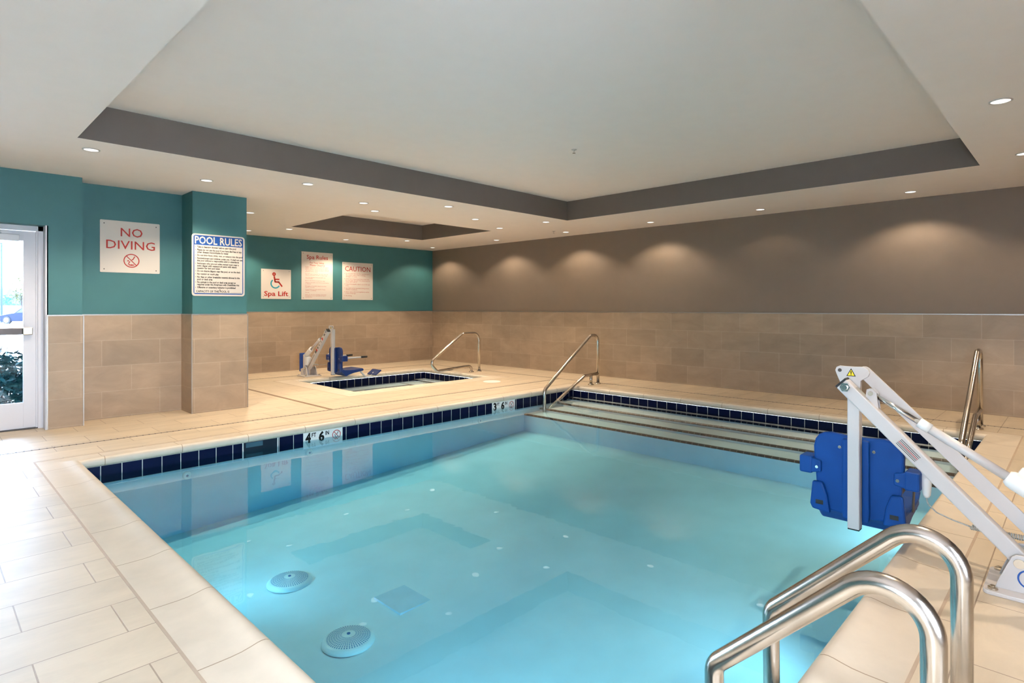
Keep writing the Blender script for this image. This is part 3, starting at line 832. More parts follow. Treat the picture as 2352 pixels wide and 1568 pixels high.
# SPA RULES
X0, X1, Z0, Z1 = 5.686, 6.403, 1.473, 2.488; W_, H_ = X1 - X0, Z1 - Z0
t = sign('spa_rules_sign', 'tall white sign headed Spa Rules in red on the teal wall', X0, X1, Z0, Z1, YS)
bm = bmesh.new(); gx = lambda x: FX((x - 835) / 585); gz = lambda y: FZ((y - 155) / 882)
put(bm, text_mesh('Spa Rules', gx(930), gx(1328), gz(285), 72 / 882 * H_, 0.012), fn); finish('title', bm, 'red', t)
bm = bmesh.new()
put(bm, text_mesh('For Your Safety,', gx(990), gx(1260), gz(370), 35 / 882 * H_, 0.004), fn)
put(bm, text_mesh('Please Observe', gx(993), gx(1265), gz(415), 35 / 882 * H_, 0.004), fn)
for s, y, xe in [('Pregnant women and persons with heart disease,', 432, 1345), ('diabetes, high or low blood pressure, or other', 454, 1318), ('medical conditions should not enter the Spa/Hot', 477, 1345), ('Tub without prior medical consultation with and', 500, 1340), ('permission of their doctor.', 522, 1140), ('DO NOT use the Spa/Hot Tub while under the', 562, 1328), ('influence of alcohol, narcotics or other drugs.', 586, 1312), ('Use of the Spa/Hot Tub by yourself is not', 626, 1280), ('recommended.', 646, 1042), ('Enter or exit slowly and watch your step.', 687, 1268), ('Observe reasonable time limits to avoid nausea', 722, 1340), ('or dizziness.', 745, 1012), ('Keep glass or breakable objects out of the', 786, 1292), ('Spa/Hot Tub area.', 807, 1075), ('Unsupervised use of the Spa/Hot Tub by', 848, 1275), ('children is prohibited.', 869, 1105), ('No pets.', 905, 980), ('Please do not leave valuables unattended.', 944, 1295), ('Management is not responsible for lost or', 967, 1285), ('missing items.', 990, 1032)]:
    put(bm, text_mesh(s, gx(906), gx(xe), gz(y + 7), 14.5 / 882 * H_, 0.0), fn)
finish('lettering', bm, 'red', t)
screws(t, [(FX(0.055), FZ(0.035)), (FX(0.945), FZ(0.035)), (FX(0.055), FZ(0.965)), (FX(0.945), FZ(0.965))], YS)

# CAUTION
X0, X1, Z0, Z1 = 6.634, 7.412, 1.478, 2.318; W_, H_ = X1 - X0, Z1 - Z0
t = sign('caution_sign', 'white sign headed CAUTION in red, rightmost on the teal wall', X0, X1, Z0, Z1, YS)
gx = lambda x: FX((x - 1598) / 570); gz = lambda y: FZ((y - 347) / 695)
bm = bmesh.new(); put(bm, text_mesh('CAUTION', gx(1648), gx(2120), gz(510), 90 / 695 * H_, 0.002), fn); finish('title', bm, 'red', t)
bm = bmesh.new()
for s, y, xe, b_ in [('Do not allow the use of or operate spa if', 556, 2100, 1), ('the suction outlet cover is missing,', 584, 2025, 0), ('damaged, or loose.', 612, 1868, 0), ('Check spa temperature before each use.', 654, 2098, 1), ('Do not enter the spa if the temperature is', 683, 2108, 0), ('above 104\u00b0F (40\u00b0C).', 711, 1870, 0), ('Keep all breakable objects out of the spa', 752, 2108, 1), ('area.', 780, 1712, 0), ('Spa shall not be operated during severe', 826, 2095, 1), ('weather conditions.', 853, 1872, 0), ('Never place electrical appliances within', 895, 2095, 1), ('5 feet of the spa.', 922, 1845, 0), ('No diving.', 965, 1772, 1)]:
    put(bm, text_mesh(s, gx(1660), gx(xe), gz(y + 9), 19 / 695 * H_, 0.0), fn)
    if b_: flat(bm, circle(gx(1638), gz(y), 0.006, 10), fn)
finish('lettering', bm, 'red', t)
screws(t, [(FX(0.05), FZ(0.04)), (FX(0.95), FZ(0.04)), (FX(0.05), FZ(0.955)), (FX(0.95), FZ(0.955))], YS)

# depth markers (part of the pool)
def marker(xa, xb, num, label):
    yy = PI_R[3]
    z1, z0 = -0.0655, -0.222
    bm = bmesh.new(); box(bm, xa, xb, yy - 0.006, yy - 0.001, z0, z1); mk = finish('depth_marker', bm, 'white_plastic', pool); tag(mk, label)
    fn = front(yy, 0.0064); w = xb - xa
    X = lambda f: xa + f * w
    bm = bmesh.new()
    put(bm, text_mesh(num[0], X(0.05), X(0.185), -0.172, 0.098, 0.045), fn)
    put(bm, text_mesh('FT', X(0.205), X(0.315), -0.120, 0.043, 0.03), fn)
    put(bm, text_mesh(num[1], X(0.38), X(0.525), -0.172, 0.095, 0.045), fn)
    put(bm, text_mesh('IN', X(0.55), X(0.645), -0.120, 0.043, 0.03), fn)
    finish('lettering', bm, 'ink', mk)
    bm = bmesh.new(); no_dive(bm, X(0.84), -0.135, 0.052, fn, 0.008, 0, 1); finish('no_diving_symbol', bm, ['red', 'ink'], mk)
marker(2.95, 3.42, '46', 'white depth marker tile reading 4 FT 6 IN')
marker(5.785, 6.255, '36', 'white depth marker tile reading 3 FT 6 IN')

# ------------------------------------------------------------------ DOWNLIGHTS
def downlight(x, y, label):
    wide, blend = (132, 0.42) if x > 8 or y > 11 else (136, 0.5) if x < 3 and y > 6 else (100, 0.3)
    power = 0.08 if abs(y - 3.37) < 0.01 else 0.55 if x > 8 else 1.6 if y < 1 else 1.3 if x < 3 and y > 6 else 1.15 if y > 8 else 1.0
    t = thing('recessed_downlight', label, 'ceiling light', (x, y, CEIL), 'recessed ceiling downlights')
    bm = bmesh.new(); lathe(bm, [(0.068, CEIL), (0.068, CEIL - 0.004), (0.062, CEIL - 0.007), (0.056, CEIL - 0.006), (0.055, CEIL + 0.0)], x, y, 32)
    finish('trim_ring', bm, 'white', t, smooth=True)
    bm = bmesh.new(); lathe(bm, [(0.0555, CEIL - 0.003), (0, CEIL - 0.003)], x, y, 32)
    finish('lens', bm, 'lamp', t)
    L = bpy.data.lights.new('downlight_beam', 'SPOT')
    L.energy = LAMP_W * power; L.color = LAMP_COL; L.spot_size = math.radians(wide); L.spot_blend = blend; L.shadow_soft_size = 0.035
    lo = bpy.data.objects.new('downlight_beam', L); COL.objects.link(lo); lo.parent = t; lo.location = (0, 0, -0.045)
for x, y, lab in [
    (1.12, 6.44, 'round glowing downlight at the left corner of the big ceiling tray'),
    (3.19, 6.43, 'round glowing downlight along the far tray edge, second from the left corner'),
    (5.29, 6.43, 'round glowing downlight along the far tray edge, third from the left corner'),
    (7.39, 6.43, 'round glowing downlight just outside the far right corner of the big tray'),
    (2.30, 7.06, 'small downlight in the ceiling in front of the pool rules pillar'),
    (4.30, 7.05, 'small downlight between the trays, left of the spa tray corner'),
    (6.35, 7.04, 'small downlight midway between the big tray and the spa tray'),
    (8.63, 7.01, 'small downlight near the grey wall, opposite the far pool corner'),
    (4.77, 7.51, 'bright downlight off the near left corner of the spa tray'),
    (7.37, 7.52, 'bright downlight off the near right corner of the spa tray'),
    (4.78, 10.36, 'bright downlight off the far left corner of the spa tray'),
    (7.37, 10.35, 'bright downlight off the far right corner of the spa tray'),
    (4.33, 11.09, 'small downlight close to the teal spa wall, half hidden by the pillar'),
    (6.35, 11.1, 'small downlight close to the teal wall above the Spa Rules sign'),
    (8.64, 11.1, 'small downlight in the far ceiling corner of teal and grey walls'),
    (3.54, 8.99, 'small downlight in the spa ceiling peeking past the pillar edge'),
    (8.63, 8.9, 'small downlight near the grey wall, beside the spa tray tip'),
    (8.63, 5.19, 'small downlight near the grey wall, right of the far tray corner'),
    (8.63, 3.37, 'small downlight near the grey wall above the middle of the pool steps'),
    (8.62, 1.53, 'small downlight near the grey wall below the right tray corner'),
    (5.27, 0.41, 'large bright downlight in the ceiling at the upper right'),
    (7.22, 0.39, 'downlight cut by the right edge of the photo'),
    (3.19, 0.41, 'downlight above the near pool edge at the top right edge'),
    (8.63, -0.4, 'unseen downlight added near the grey wall, beyond the right edge')]:  # last one is unseen, added to help light the room
    downlight(x, y, lab)
def sprinkler(x, y, z, label):
    t = thing('fire_sprinkler', label, 'sprinkler', (x, y, z))
    bm = bmesh.new(); lathe(bm, [(0.03, z), (0.03, z - 0.004), (0.012, z - 0.006), (0.008, z - 0.02), (0, z - 0.02)], x, y, 20); finish('escutcheon', bm, 'white', t)
    bm = bmesh.new(); lathe(bm, [(0.004, z - 0.018), (0.004, z - 0.034), (0.018, z - 0.036), (0.018, z - 0.039), (0, z - 0.039)], x, y, 14); finish('deflector', bm, 'chrome', t)
sprinkler(5.09, 4.02, TRAYZ, 'tiny fire sprinkler under the big tray ceiling')
sprinkler(8.38, 7.10, CEIL, 'tiny fire sprinkler in the ceiling border near the grey wall')

# ------------------------------------------------------------------ HANDRAILS
RR = 0.0265
def flange(bm, x, y, z=0.0, r=0.052):
    lathe(bm, [(r, z), (r, z + 0.008), (r * 0.9, z + 0.014), (RR + 0.004, z + 0.018), (RR + 0.001, z + 0.024)], x, y, 24)
def stair_rail(name, label, y):
    t = thing(name, label, 'handrail', (8.08, y, 0), 'pool stair handrails')
    pts = [(8.175, y, -0.02), (8.165, y, 0.82), (7.86, y, 0.815), (6.80, y, 0.02), (6.80, y, -0.42), (7.0, y, -0.44)]
    pts = [(8.18, y, 0.0), (8.17, y, 0.83), (7.965, y, 0.835), (6.785, y, 0.03), (6.79, y, -0.36)]
    bm = bmesh.new(); tube(bm, fillet(pts, [0.15, 0.13, 0.12], 10), RR, 20); finish('rail', bm, 'steel', t)
    bm = bmesh.new(); tube(bm, fillet([(8.172, y, 0.178), (7.80, y, 0.165), (6.99, y, -0.22), (6.80, y, -0.36)], [0.10, 0.05], 8), RR * 0.95, 20); finish('lower_rail', bm, 'steel', t)
    bm = bmesh.new(); tube(bm, [(7.98, y, 0.0), (7.98, y, 0.172)], RR * 0.95, 20); finish('post', bm, 'steel', t)
    for fx in (8.18, 7.98):
        bm = bmesh.new(); flange(bm, fx, y); finish('flange', bm, 'steel', t, smooth=True, angle=40)
stair_rail('stair_handrail', 'stainless steel handrail at the far corner of the pool steps', 5.94)
stair_rail('stair_handrail', 'stainless steel handrail at the right end of the pool steps', 0.81)
t = thing('spa_handrail', 'bent stainless steel handrail standing at the end of the spa', 'handrail', (8.0, 8.85, 0))
bm = bmesh.new()
y = 8.83
tube(bm, fillet([(8.07, y, 0.0), (8.06, y, 0.785), (7.62, y, 0.785), (6.80, y, 0.26), (6.98, y, 0.085), (7.68, y + 0.03, 0.12), (7.875, y + 0.03, 0.118), (7.885, y + 0.03, 0.0)], [0.15, 0.10, 0.13, 0.10, 0.1, 0.09], 10), RR, 20)
finish('rail', bm, 'steel', t)
for fx, fy in ((8.07, y), (7.885, y + 0.03)):
    bm = bmesh.new(); flange(bm, fx, fy); finish('flange', bm, 'steel', t, smooth=True, angle=40)
def grab_rail(x, label):
    t = thing('grab_rail', label, 'handrail', (x, 0.24, 0), 'near grab rails')
    bm = bmesh.new()
    pts = [(x, 0.243, 0.0), (x, 0.238, 0.50), (x, 0.262, 0.755), (x, 0.752, 0.300), (x, 0.755, -0.62)]
    pts = [(x, 0.243, 0.0), (x, 0.243, 0.775), (x, 0.765, 0.268), (x, 0.755, -0.62)]
    tube(bm, fillet(pts, [0.10, 0.06], 14), RR, 24); finish('rail', bm, 'steel', t)
    bm = bmesh.new(); flange(bm, x, 0.243); finish('flange', bm, 'steel', t, smooth=True, angle=40)
grab_rail(1.62, 'bent stainless steel grab rail nearest the camera, at the bottom right')
grab_rail(2.05, 'bent stainless steel grab rail behind the nearest one, beside the lift')

# ------------------------------------------------------------------ LIFTS
def lift(label, ox, oy, s, name, cat='pool lift'):
    """u runs from the base out over the water, v is +X, z up"""
    T = thing(name, label, cat, (ox, oy, 0))
    plastic = 'blue_plastic' if s > 0 else 'navy_plastic'
    P = lambda u, v, z: (ox + v, oy + s * u, z)
    U = Vector((0, s, 0)); V = Vector((1, 0, 0))
    def bx(bm, u0, u1, v0, v1, z0, z1, mi=0):
        a, b = sorted((oy + s * u0, oy + s * u1)); return box(bm, ox + v0, ox + v1, a, b, z0, z1, mi)
    def plate(bm, pts, v0, v1, mi=0):              # outline in (u, z), thickness along v
        return prism(bm, [(oy + s * a, b) for a, b in pts], ox + v0, ox + v1, 'yz', mi)
    def disc(name_, u, z, v0, v1, r, mat, parent, n=20):
        bm = bmesh.new(); plate(bm, circle(u, z, r, n), v0, v1); return finish(name_, bm, mat, parent, bevel=0.001)
    # base
    bm = bmesh.new(); prism(bm, [(ox + a, oy + s * b) for a, b in rrect(-0.145, 0.20, -0.22, 0.125, 0.03)], 0.0, 0.018, 'xy')
    bp = finish('base_plate', bm, 'white', T, bevel=0.004)
    for (a, b) in ((-0.11, 0.09), (0.165, 0.09), (-0.11, -0.185), (0.165, -0.185)):
        bm = bmesh.new(); lathe(bm, [(0.019, 0.018), (0.019, 0.026), (0.010, 0.028), (0.010, 0.034), (0, 0.034)], ox + a, oy + s * b, 12); finish('anchor_bolt', bm, 'satin', bp)
    for k, v in enumerate((-0.075, 0.115)):
        bm = bmesh.new()
        plate(bm, [(-0.19, 0.018), (0.085, 0.018), (0.075, 0.05), (0.035, 0.15), (0.028, 0.168), (0.012, 0.182), (-0.012, 0.184), (-0.05, 0.17), (-0.19, 0.13)], v, v + 0.014)
        br = finish('pivot_bracket', bm, 'white', T, bevel=0.002)
        fv = v - 0.0006
        fnb = lambda a, b: P(a, fv, b)
        if k == 0:
            bm = bmesh.new(); ring2(bm, -0.035, 0.085, 0.043, 0.036, fnb, 0, 32); put(bm, text_mesh('R', -0.035 + (0.014 if s > 0 else -0.014), -0.035 + (-0.014 if s > 0 else 0.014), 0.07, 0.03, 0.02), fnb)
            em = finish('emblem', bm, 'signblue', br); tag(em, 'blue ring emblem with the letter R')
        disc('pivot_bolt', 0, 0.148, v - 0.008, v, 0.021, 'satin', br)
    # column and battery
    bm = bmesh.new(); bx(bm, -0.185, -0.115, -0.035, 0.075, 0.018, 0.40); finish('column', bm, 'white', T, bevel=0.01)
    bm = bmesh.new(); bx(bm, -0.255, -0.190, -0.075, 0.115, 0.075, 0.43); bc = finish('battery_cover', bm, 'dark_blue', T, bevel=0.015); tag(bc, 'blue fabric battery cover')
    bm = bmesh.new(); bx(bm, -0.112, -0.035, -0.03, 0.07, 0.20, 0.36); finish('control_box', bm, 'white_plastic', T, bevel=0.012)
    # boom
    bm = bmesh.new(); beam(bm, P(0.0, 0.0, 0.148), P(0.735, 0.0, 0.888), 0.062, 0.070, V); boom = finish('boom', bm, 'white', T, bevel=0.007)
    dirb = Vector(P(0.735, 0, 0.888)) - Vector(P(0, 0, 0.148)); dirb.normalize()
    e = Vector(P(0.735, 0.0, 0.888)); bm = bmesh.new(); beam(bm, e, e + dirb * 0.010, 0.060, 0.068, V); finish('end_cap', bm, 'black', boom)
    disc('pivot_bolt', 0.712, 0.872, -0.055, -0.030, 0.026, 'chrome', boom, 6); disc('pivot_pin', 0.712, 0.872, -0.066, -0.054, 0.015, 'chrome', boom)
    # printed labels: on the camera side of the boom and on its upper face
    def onboom(along, across, face):
        p = Vector(P(0, 0, 0.148)) + dirb * along
        nrm = dirb.cross(V) if s > 0 else V.cross(dirb)
        if nrm.z < 0: nrm = -nrm
        if face == 'side': return tuple(p + nrm * across - V * 0.0318)
        return tuple(p + V * across + nrm * 0.0358)
    if s > 0:
        bm = bmesh.new()
        for q in range(5):
            flat(bm, [(0.55, 0.016 - q * 0.008), (0.665, 0.016 - q * 0.008), (0.665, 0.0125 - q * 0.008), (0.55, 0.0125 - q * 0.008)], lambda a, b: onboom(a, b, 'side'), 1 if q == 2 else 0)
        finish('fine_print', bm, ['screw', 'red'], boom)
        bm = bmesh.new(); flat(bm, [(0.90, -0.026), (0.985, -0.026), (0.985, 0.022), (0.90, 0.022)], lambda a, b: onboom(a, b, 'top'))
        finish('label_plate', bm, 'label', boom)
    else:
        bm = bmesh.new()
        for a0, a1, w_, mi in ((0.03, 0.40, 0.010, 0), (0.44, 0.50, 0.024, 0), (0.50, 0.535, 0.028, 1), (0.56, 0.60, 0.018, 0), (0.64, 0.665, 0.014, 0), (0.74, 0.755, 0.026, 0), (0.80, 0.835, 0.028, 1), (0.835, 0.85, 0.008, 1), (0.90, 0.955, 0.014, 0)):
            if a1 - a0 > 0.2:
                for q in range(12):
                    h_ = (a1 - a0) / 12; flat(bm, [(a0 + q * h_, -w_), (a0 + (q + 0.7) * h_, -w_), (a0 + (q + 0.7) * h_, w_), (a0 + q * h_, w_)], lambda a, b: onboom(a, b, 'side'), mi)
            else:
                flat(bm, [(a0, -w_), (a1, -w_), (a1, w_), (a0, w_)], lambda a, b: onboom(a, b, 'side'), mi)
        finish('printed_label', bm, ['screw', 'red'], boom)
    # link arm: parallel bar on the far side
    bm = bmesh.new()
    a_, b_ = Vector((-0.075, 0.215)), Vector((0.655, 0.945)); dd = (b_ - a_).normalized(); nn = Vector((-dd.y, dd.x)) * 0.033
    arc = lambda c0, ang: [(c0.x + 0.033 * math.cos(math.radians(ang + q * 18)), c0.y + 0.033 * math.sin(math.radians(ang + q * 18))) for q in range(11)]
    plate(bm, arc(b_, -45) + arc(a_, 135), 0.098, 0.112); la = finish('link_arm', bm, 'white', T, bevel=0.002)
    disc('pivot_bolt', b_.x, b_.y, 0.088, 0.098, 0.014, 'satin', la); disc('pivot_bolt', a_.x, a_.y, 0.088, 0.098, 0.014, 'satin', la)
    # mast with its head plate
    bm = bmesh.new(); bx(bm, 0.675, 0.735, 0.080, 0.140, 0.075, 0.905); ms = finish('mast', bm, 'white', T, bevel=0.005)
    bm = bmesh.new(); bx(bm, 0.677, 0.733, 0.082, 0.138, 0.069, 0.076); finish('mast_foot', bm, 'black', ms)
    bm = bmesh.new()
    plate(bm, [(0.745, 0.83), (0.785, 0.93), (0.792, 0.95), (0.785, 0.968), (0.768, 0.977), (0.70, 0.975), (0.655, 0.978), (0.63, 0.965), (0.622, 0.945), (0.63, 0.925), (0.665, 0.90), (0.668, 0.83)], 0.066, 0.080)
    hp = finish('head_plate', bm, 'white', ms, bevel=0.002)
    fh = lambda a, b: P(a, 0.0652, b)
    fh2 = lambda a, b: P(a, 0.0648, b)
    fh3 = lambda a, b: P(a, 0.0644, b)
    bm = bmesh.new(); flat(bm, [(0.688, 0.922), (0.735, 0.922), (0.7115, 0.966)], fh, 1); flat(bm, [(0.694, 0.9255), (0.729, 0.9255), (0.7115, 0.958)], fh2, 0); stroke(bm, [(0.7115, 0.949), (0.7115, 0.936)], 0.005, fh3, 1); flat(bm, circle(0.7115, 0.930, 0.0028, 8), fh3, 1)
    finish('warning_triangle', bm, ['yellow', 'ink'], hp)
    disc('pivot_hole', 0.768, 0.952, 0.064, 0.067, 0.010, 'screw', hp)
    # actuator
    A0, A1 = Vector(P(0.602, 0.02, 0.845)), Vector(P(-0.16, 0.02, 0.385))
    da = (A1 - A0).normalized(); LA = (A1 - A0).length
    bm = bmesh.new(); tube(bm, [A0, A0 + da * 0.27], 0.0125, 16); rod = finish('actuator_rod', bm, 'chrome', T)
    bm = bmesh.new(); tube(bm, [A0 + da * 0.245, A0 + da * 0.30], 0.026, 20); finish('actuator_collar', bm, 'white_plastic', T)
    bm = bmesh.new(); tube(bm, [A0 + da * 0.29, A0 + da * 0.66], 0.022, 20); finish('actuator_tube', bm, 'trim_metal' if False else 'white', T)
    bm = bmesh.new(); tube(bm, [A0 + da * 0.645, A0 + da * 0.66, A0 + da * 0.68, A0 + da * (LA - 0.01), A0 + da * LA], [0.030, 0.040, 0.043, 0.043, 0.034], 20); mo = finish('actuator_motor', bm, 'white_plastic', T)
    q0 = A0 + da * 0.69 + Vector((0.03, 0, 0.045)); bm = bmesh.new(); tube(bm, [q0, q0 + da * 0.012, q0 + da * 0.15, q0 + da * 0.17], [0.028, 0.036, 0.036, 0.026], 18); finish('motor_housing', bm, 'white_plastic', mo)
    bm = bmesh.new(); plate(bm, [(0.565, 0.765), (0.60, 0.79), (0.625, 0.83), (0.62, 0.865), (0.595, 0.87), (0.575, 0.85)], -0.004, 0.004); plate(bm, [(0.565, 0.765), (0.60, 0.79), (0.625, 0.83), (0.62, 0.865), (0.595, 0.87), (0.575, 0.85)], 0.036, 0.044); lg = finish('actuator_lug', bm, 'white', boom)
    disc('lug_pin', 0.602, 0.845, -0.014, 0.05, 0.012, 'satin', lg)
    # chair: backrest seen from behind
    uc = 0.705
    half = [(0.0, 0.572), (0.07, 0.575), (0.135, 0.582), (0.170, 0.576), (0.198, 0.560), (0.217, 0.532), (0.226, 0.49), (0.224, 0.42), (0.216, 0.34), (0.212, 0.28), (0.215, 0.22), (0.222, 0.165), (0.215, 0.135), (0.12, 0.128), (0.06, 0.120), (0.0, 0.118)]
    outl = [(uc + a, b) for a, b in half] + [(uc - a, b) for a, b in reversed(half[1:-1])]
    bm = bmesh.new(); plate(bm, outl, 0.150, 0.192); bk = finish('backrest', bm, plastic, T, bevel=0.012)
    for k in (-1, 1):
        bm = bmesh.new(); plate(bm, [(uc + k * 0.032, 0.105), (uc + k * 0.064, 0.115), (uc + k * 0.068, 0.16), (uc + k * 0.066, 0.56), (uc + k * 0.032, 0.565)], 0.118, 0.155); finish('spine_rib', bm, plastic, bk, bevel=0.008)
        disc('rib_bolt', uc + k * 0.085, 0.505, 0.142, 0.151, 0.009, 'chrome', bk, 10)
        bm = bmesh.new(); plate(bm, [(uc + k * 0.13, 0.118), (uc + k * 0.225, 0.128), (uc + k * 0.238, 0.155), (uc + k * 0.225, 0.29), (uc + k * 0.17, 0.29), (uc + k * 0.145, 0.22)], 0.122, 0.152); cb = finish('corner_block', bm, plastic, bk, bevel=0.010)
        bm = bmesh.new(); plate(bm, [(uc + k * 0.165, 0.162), (uc + k * 0.205, 0.162), (uc + k * 0.205, 0.186), (uc + k * 0.165, 0.186)], 0.1205, 0.125); finish('block_slot', bm, 'black', bk)
        bm = bmesh.new(); bx(bm, *sorted((uc + k * 0.228, uc + k * 0.298)), 0.128, 0.245, 0.328, 0.428); ab = finish('armrest_bracket', bm, plastic, T, bevel=0.010)
        bm = bmesh.new(); plate(bm, [(uc + k * 0.18, 0.345), (uc + k * 0.235, 0.335), (uc + k * 0.235, 0.42), (uc + k * 0.18, 0.41)], 0.130, 0.16); finish('bracket_web', bm, plastic, ab, bevel=0.008)
        disc('bracket_bolt', uc + k * 0.20, 0.375, 0.120, 0.131, 0.009, 'chrome', ab, 10)
        bm = bmesh.new(); tube(bm, [P(uc + k * 0.263, 0.235, 0.385), P(uc + k * 0.263, 0.545, 0.388)], 0.0145, 14); ar = finish('armrest', bm, 'white', T)
        bm = bmesh.new(); tube(bm, [P(uc + k * 0.263, 0.53, 0.388), P(uc + k * 0.263, 0.66, 0.389)], 0.019, 14); finish('grip', bm, 'black', ar)
    # side cheeks + seat
    bm = bmesh.new()
    prof = [(0.16, 0.13), (0.17, 0.19), (0.24, 0.165), (0.40, 0.160), (0.60, 0.172), (0.625, 0.155), (0.62, 0.125), (0.42, 0.098), (0.30, 0.062), (0.27, 0.045), (0.245, 0.062), (0.20, 0.10)]
    prism(bm, [(ox + a, b) for a, b in prof], oy + s * (uc - 0.215), oy + s * (uc + 0.215), 'xz'); finish('seat', bm, plastic, T, bevel=0.012)
    # belt
    bm = bmesh.new()
    pts = [P(uc - 0.20, 0.20, 0.30), P(uc - 0.222, 0.32, 0.345), P(uc - 0.227, 0.40, 0.375), P(uc - 0.225, 0.415, 0.30), P(uc - 0.222, 0.405, 0.19), P(uc - 0.222, 0.40, 0.145)]
    for a, b in zip(pts, pts[1:]): beam(bm, a, b, 0.042, 0.006, V if abs(a[2] - b[2]) > 0.06 else (0, 0, 1))
    finish('seat_belt', bm, 'black', T)
    # footrest
    bm = bmesh.new(); tube(bm, fillet([P(uc, 0.58, 0.135), P(uc, 0.66, 0.115), P(uc, 0.80, -0.035), P(uc, 0.92, -0.015), P(uc, 0.97, 0.05)], [0.06, 0.10, 0.08], 8), 0.017, 14); ft = finish('footrest_tube', bm, 'white', T)
    bm = bmesh.new(); beam(bm, P(uc - 0.15, 0.985, 0.055), P(uc + 0.15, 0.985, 0.055), 0.15, 0.022, (0.82, 0, 0.57)); finish('footrest', bm, plastic, T, bevel=0.006)
    # hand control, cable
    hu = uc - 0.315
    bm = bmesh.new(); tube(bm, [P(hu, 0.20, 0.44), P(hu, 0.20, 0.43), P(hu, 0.20, 0.36), P(hu - 0.002, 0.20, 0.31), P(hu - 0.002, 0.20, 0.295)], [0.016, 0.024, 0.024, 0.018, 0.010], 14); hc = finish('hand_control', bm, 'white_plastic', T)
    bm = bmesh.new()
    c0 = [P(hu, 0.20, 0.30), P(hu - 0.005, 0.20, 0.262), P(hu - 0.05, 0.17, 0.235), P(hu - 0.12, 0.13, 0.225), P(hu - 0.20, 0.09, 0.22)]
    tube(bm, fillet(c0, 0.03, 6), 0.0038, 8)
    cs, ce = Vector(c0[-1]), Vector(P(-0.035, 0.05, 0.23)); nt_ = 26; tt = (ce - cs).normalized(); sa = tt.cross(Vector((0, 0, 1))).normalized(); sb = tt.cross(sa)
    coil = [cs + (ce - cs) * (k / (nt_ * 10)) + sa * 0.011 * math.cos(2 * PI * k / 10) + sb * 0.011 * math.sin(2 * PI * k / 10) for k in range(nt_ * 10 + 1)]
    tube(bm, coil, 0.003, 6)
    finish('coiled_cable', bm, 'label', hc)
    return T
lift('white pool lift with a blue plastic chair on the right edge of the large pool', 3.55, 0.205, 1, 'pool_lift')
lift('white lift with a navy blue chair standing behind the spa', 5.245, 10.53, -1, 'spa_lift', 'spa lift')

# ------------------------------------------------------------------ OUTSIDE THE DOOR
fwv = Vector((math.cos(HEAD), math.sin(HEAD), 0)); rtv = Vector((math.sin(HEAD), -math.cos(HEAD), 0))
def far(px, t, z):                    # a place t metres down the view axis, in metres
    p = fwv * t + rtv * ((px - 1176) / 1341.7 * t); return Vector((p.x, p.y, z))
bm = bmesh.new()
v = [bm.verts.new(p) for p in ((-150, 8.51, -0.06), (0.6, 8.51, -0.06), (60, 160, -0.16), (-150, 160, -0.16))]
bm.faces.new(v)
v = [bm.verts.new(p) for p in ((XL - 0.16, -60, -0.06), (60, -60, -0.06), (60, YN - 0.16, -0.06), (XL - 0.16, YN - 0.16, -0.06))]
bm.faces.new(v)
v = [bm.verts.new(p) for p in ((-150, -60, -0.06), (XL - 0.16, -60, -0.06), (XL - 0.16, 8.5, -0.06), (-150, 8.5, -0.06))]
bm.faces.new(v)
structure(finish('ground', bm, 'asphalt'), 'pale sunlit concrete outside the door', 'ground')
bm = bmesh.new(); box(bm, -1.2, 2.4, 8.55, 10.6, -0.07, -0.03)
o = finish('mulch_bed', bm, 'mulch', loc=(0.6, 9.5, -0.05)); tag(o, 'planting bed of blue grey mulch outside the door', 'planting bed', kind='stuff')

def leaves(bm, centre, rad, n, size, rnd):
    for _ in range(n):
        d_ = Vector((rnd.gauss(0, 1), rnd.gauss(0, 1), rnd.gauss(0, 1)))
        d_.normalize(); r = rnd.random() ** 0.5
        p = Vector(centre) + Vector((d_.x * rad[0], d_.y * rad[1], d_.z * rad[2])) * r
        a = Vector((rnd.gauss(0, 1), rnd.gauss(0, 1), rnd.gauss(0, 0.6))).normalized(); b = a.cross(Vector((rnd.gauss(0, 1), rnd.gauss(0, 1), rnd.gauss(0, 1)))).normalized()
        l = size * rnd.uniform(0.7, 1.3)
        bm.faces.new([bm.verts.new(p + q) for q in (-a * l, b * l * 0.35, a * l, -b * l * 0.35)])
rnd = random.Random(3)
def bush(name, label, c0, rad, n, size, leafmat, twigs, zb):
    t = thing(name, label, 'bush', (c0[0], c0[1], zb))
    bm = bmesh.new(); leaves(bm, c0, rad, n, size, rnd); finish('foliage', bm, leafmat, t)
    bm = bmesh.new()
    for k in range(twigs):
        a = rnd.uniform(0, 2 * PI); q = Vector((c0[0] + rad[0] * 0.9 * math.cos(a), c0[1] + rad[1] * 0.9 * math.sin(a), c0[2] + rad[2] * rnd.uniform(0.3, 1.0)))
        tube(bm, [Vector((c0[0], c0[1], zb)), Vector((c0[0], c0[1], zb)).lerp(q, 0.6) + Vector((0, 0, 0.05)), q], [0.012, 0.008, 0.003], 6)
    finish('stem', bm, 'bark', t)
bush('garden_bush', 'low green bush just outside the door glass', (0.80, 9.35, 0.38), (0.60, 0.45, 0.42), 2200, 0.05, 'leaf', 9, -0.04)
bush('garden_shrub', 'thin dark leaved shrub behind the green bush outside', (0.60, 10.0, 0.62), (0.32, 0.3, 0.26), 120, 0.03, 'leaf_dark', 10, -0.04)
bush('hedge_bush', 'round pale green bush across the parking area', tuple(far(10, 64, 1.9)), (1.5, 1.5, 0.9), 420, 0.16, 'leaf', 5, -0.12)
tr = thing('street_tree', 'yellow green tree across the parking area', 'tree', far(50, 60, -0.12))
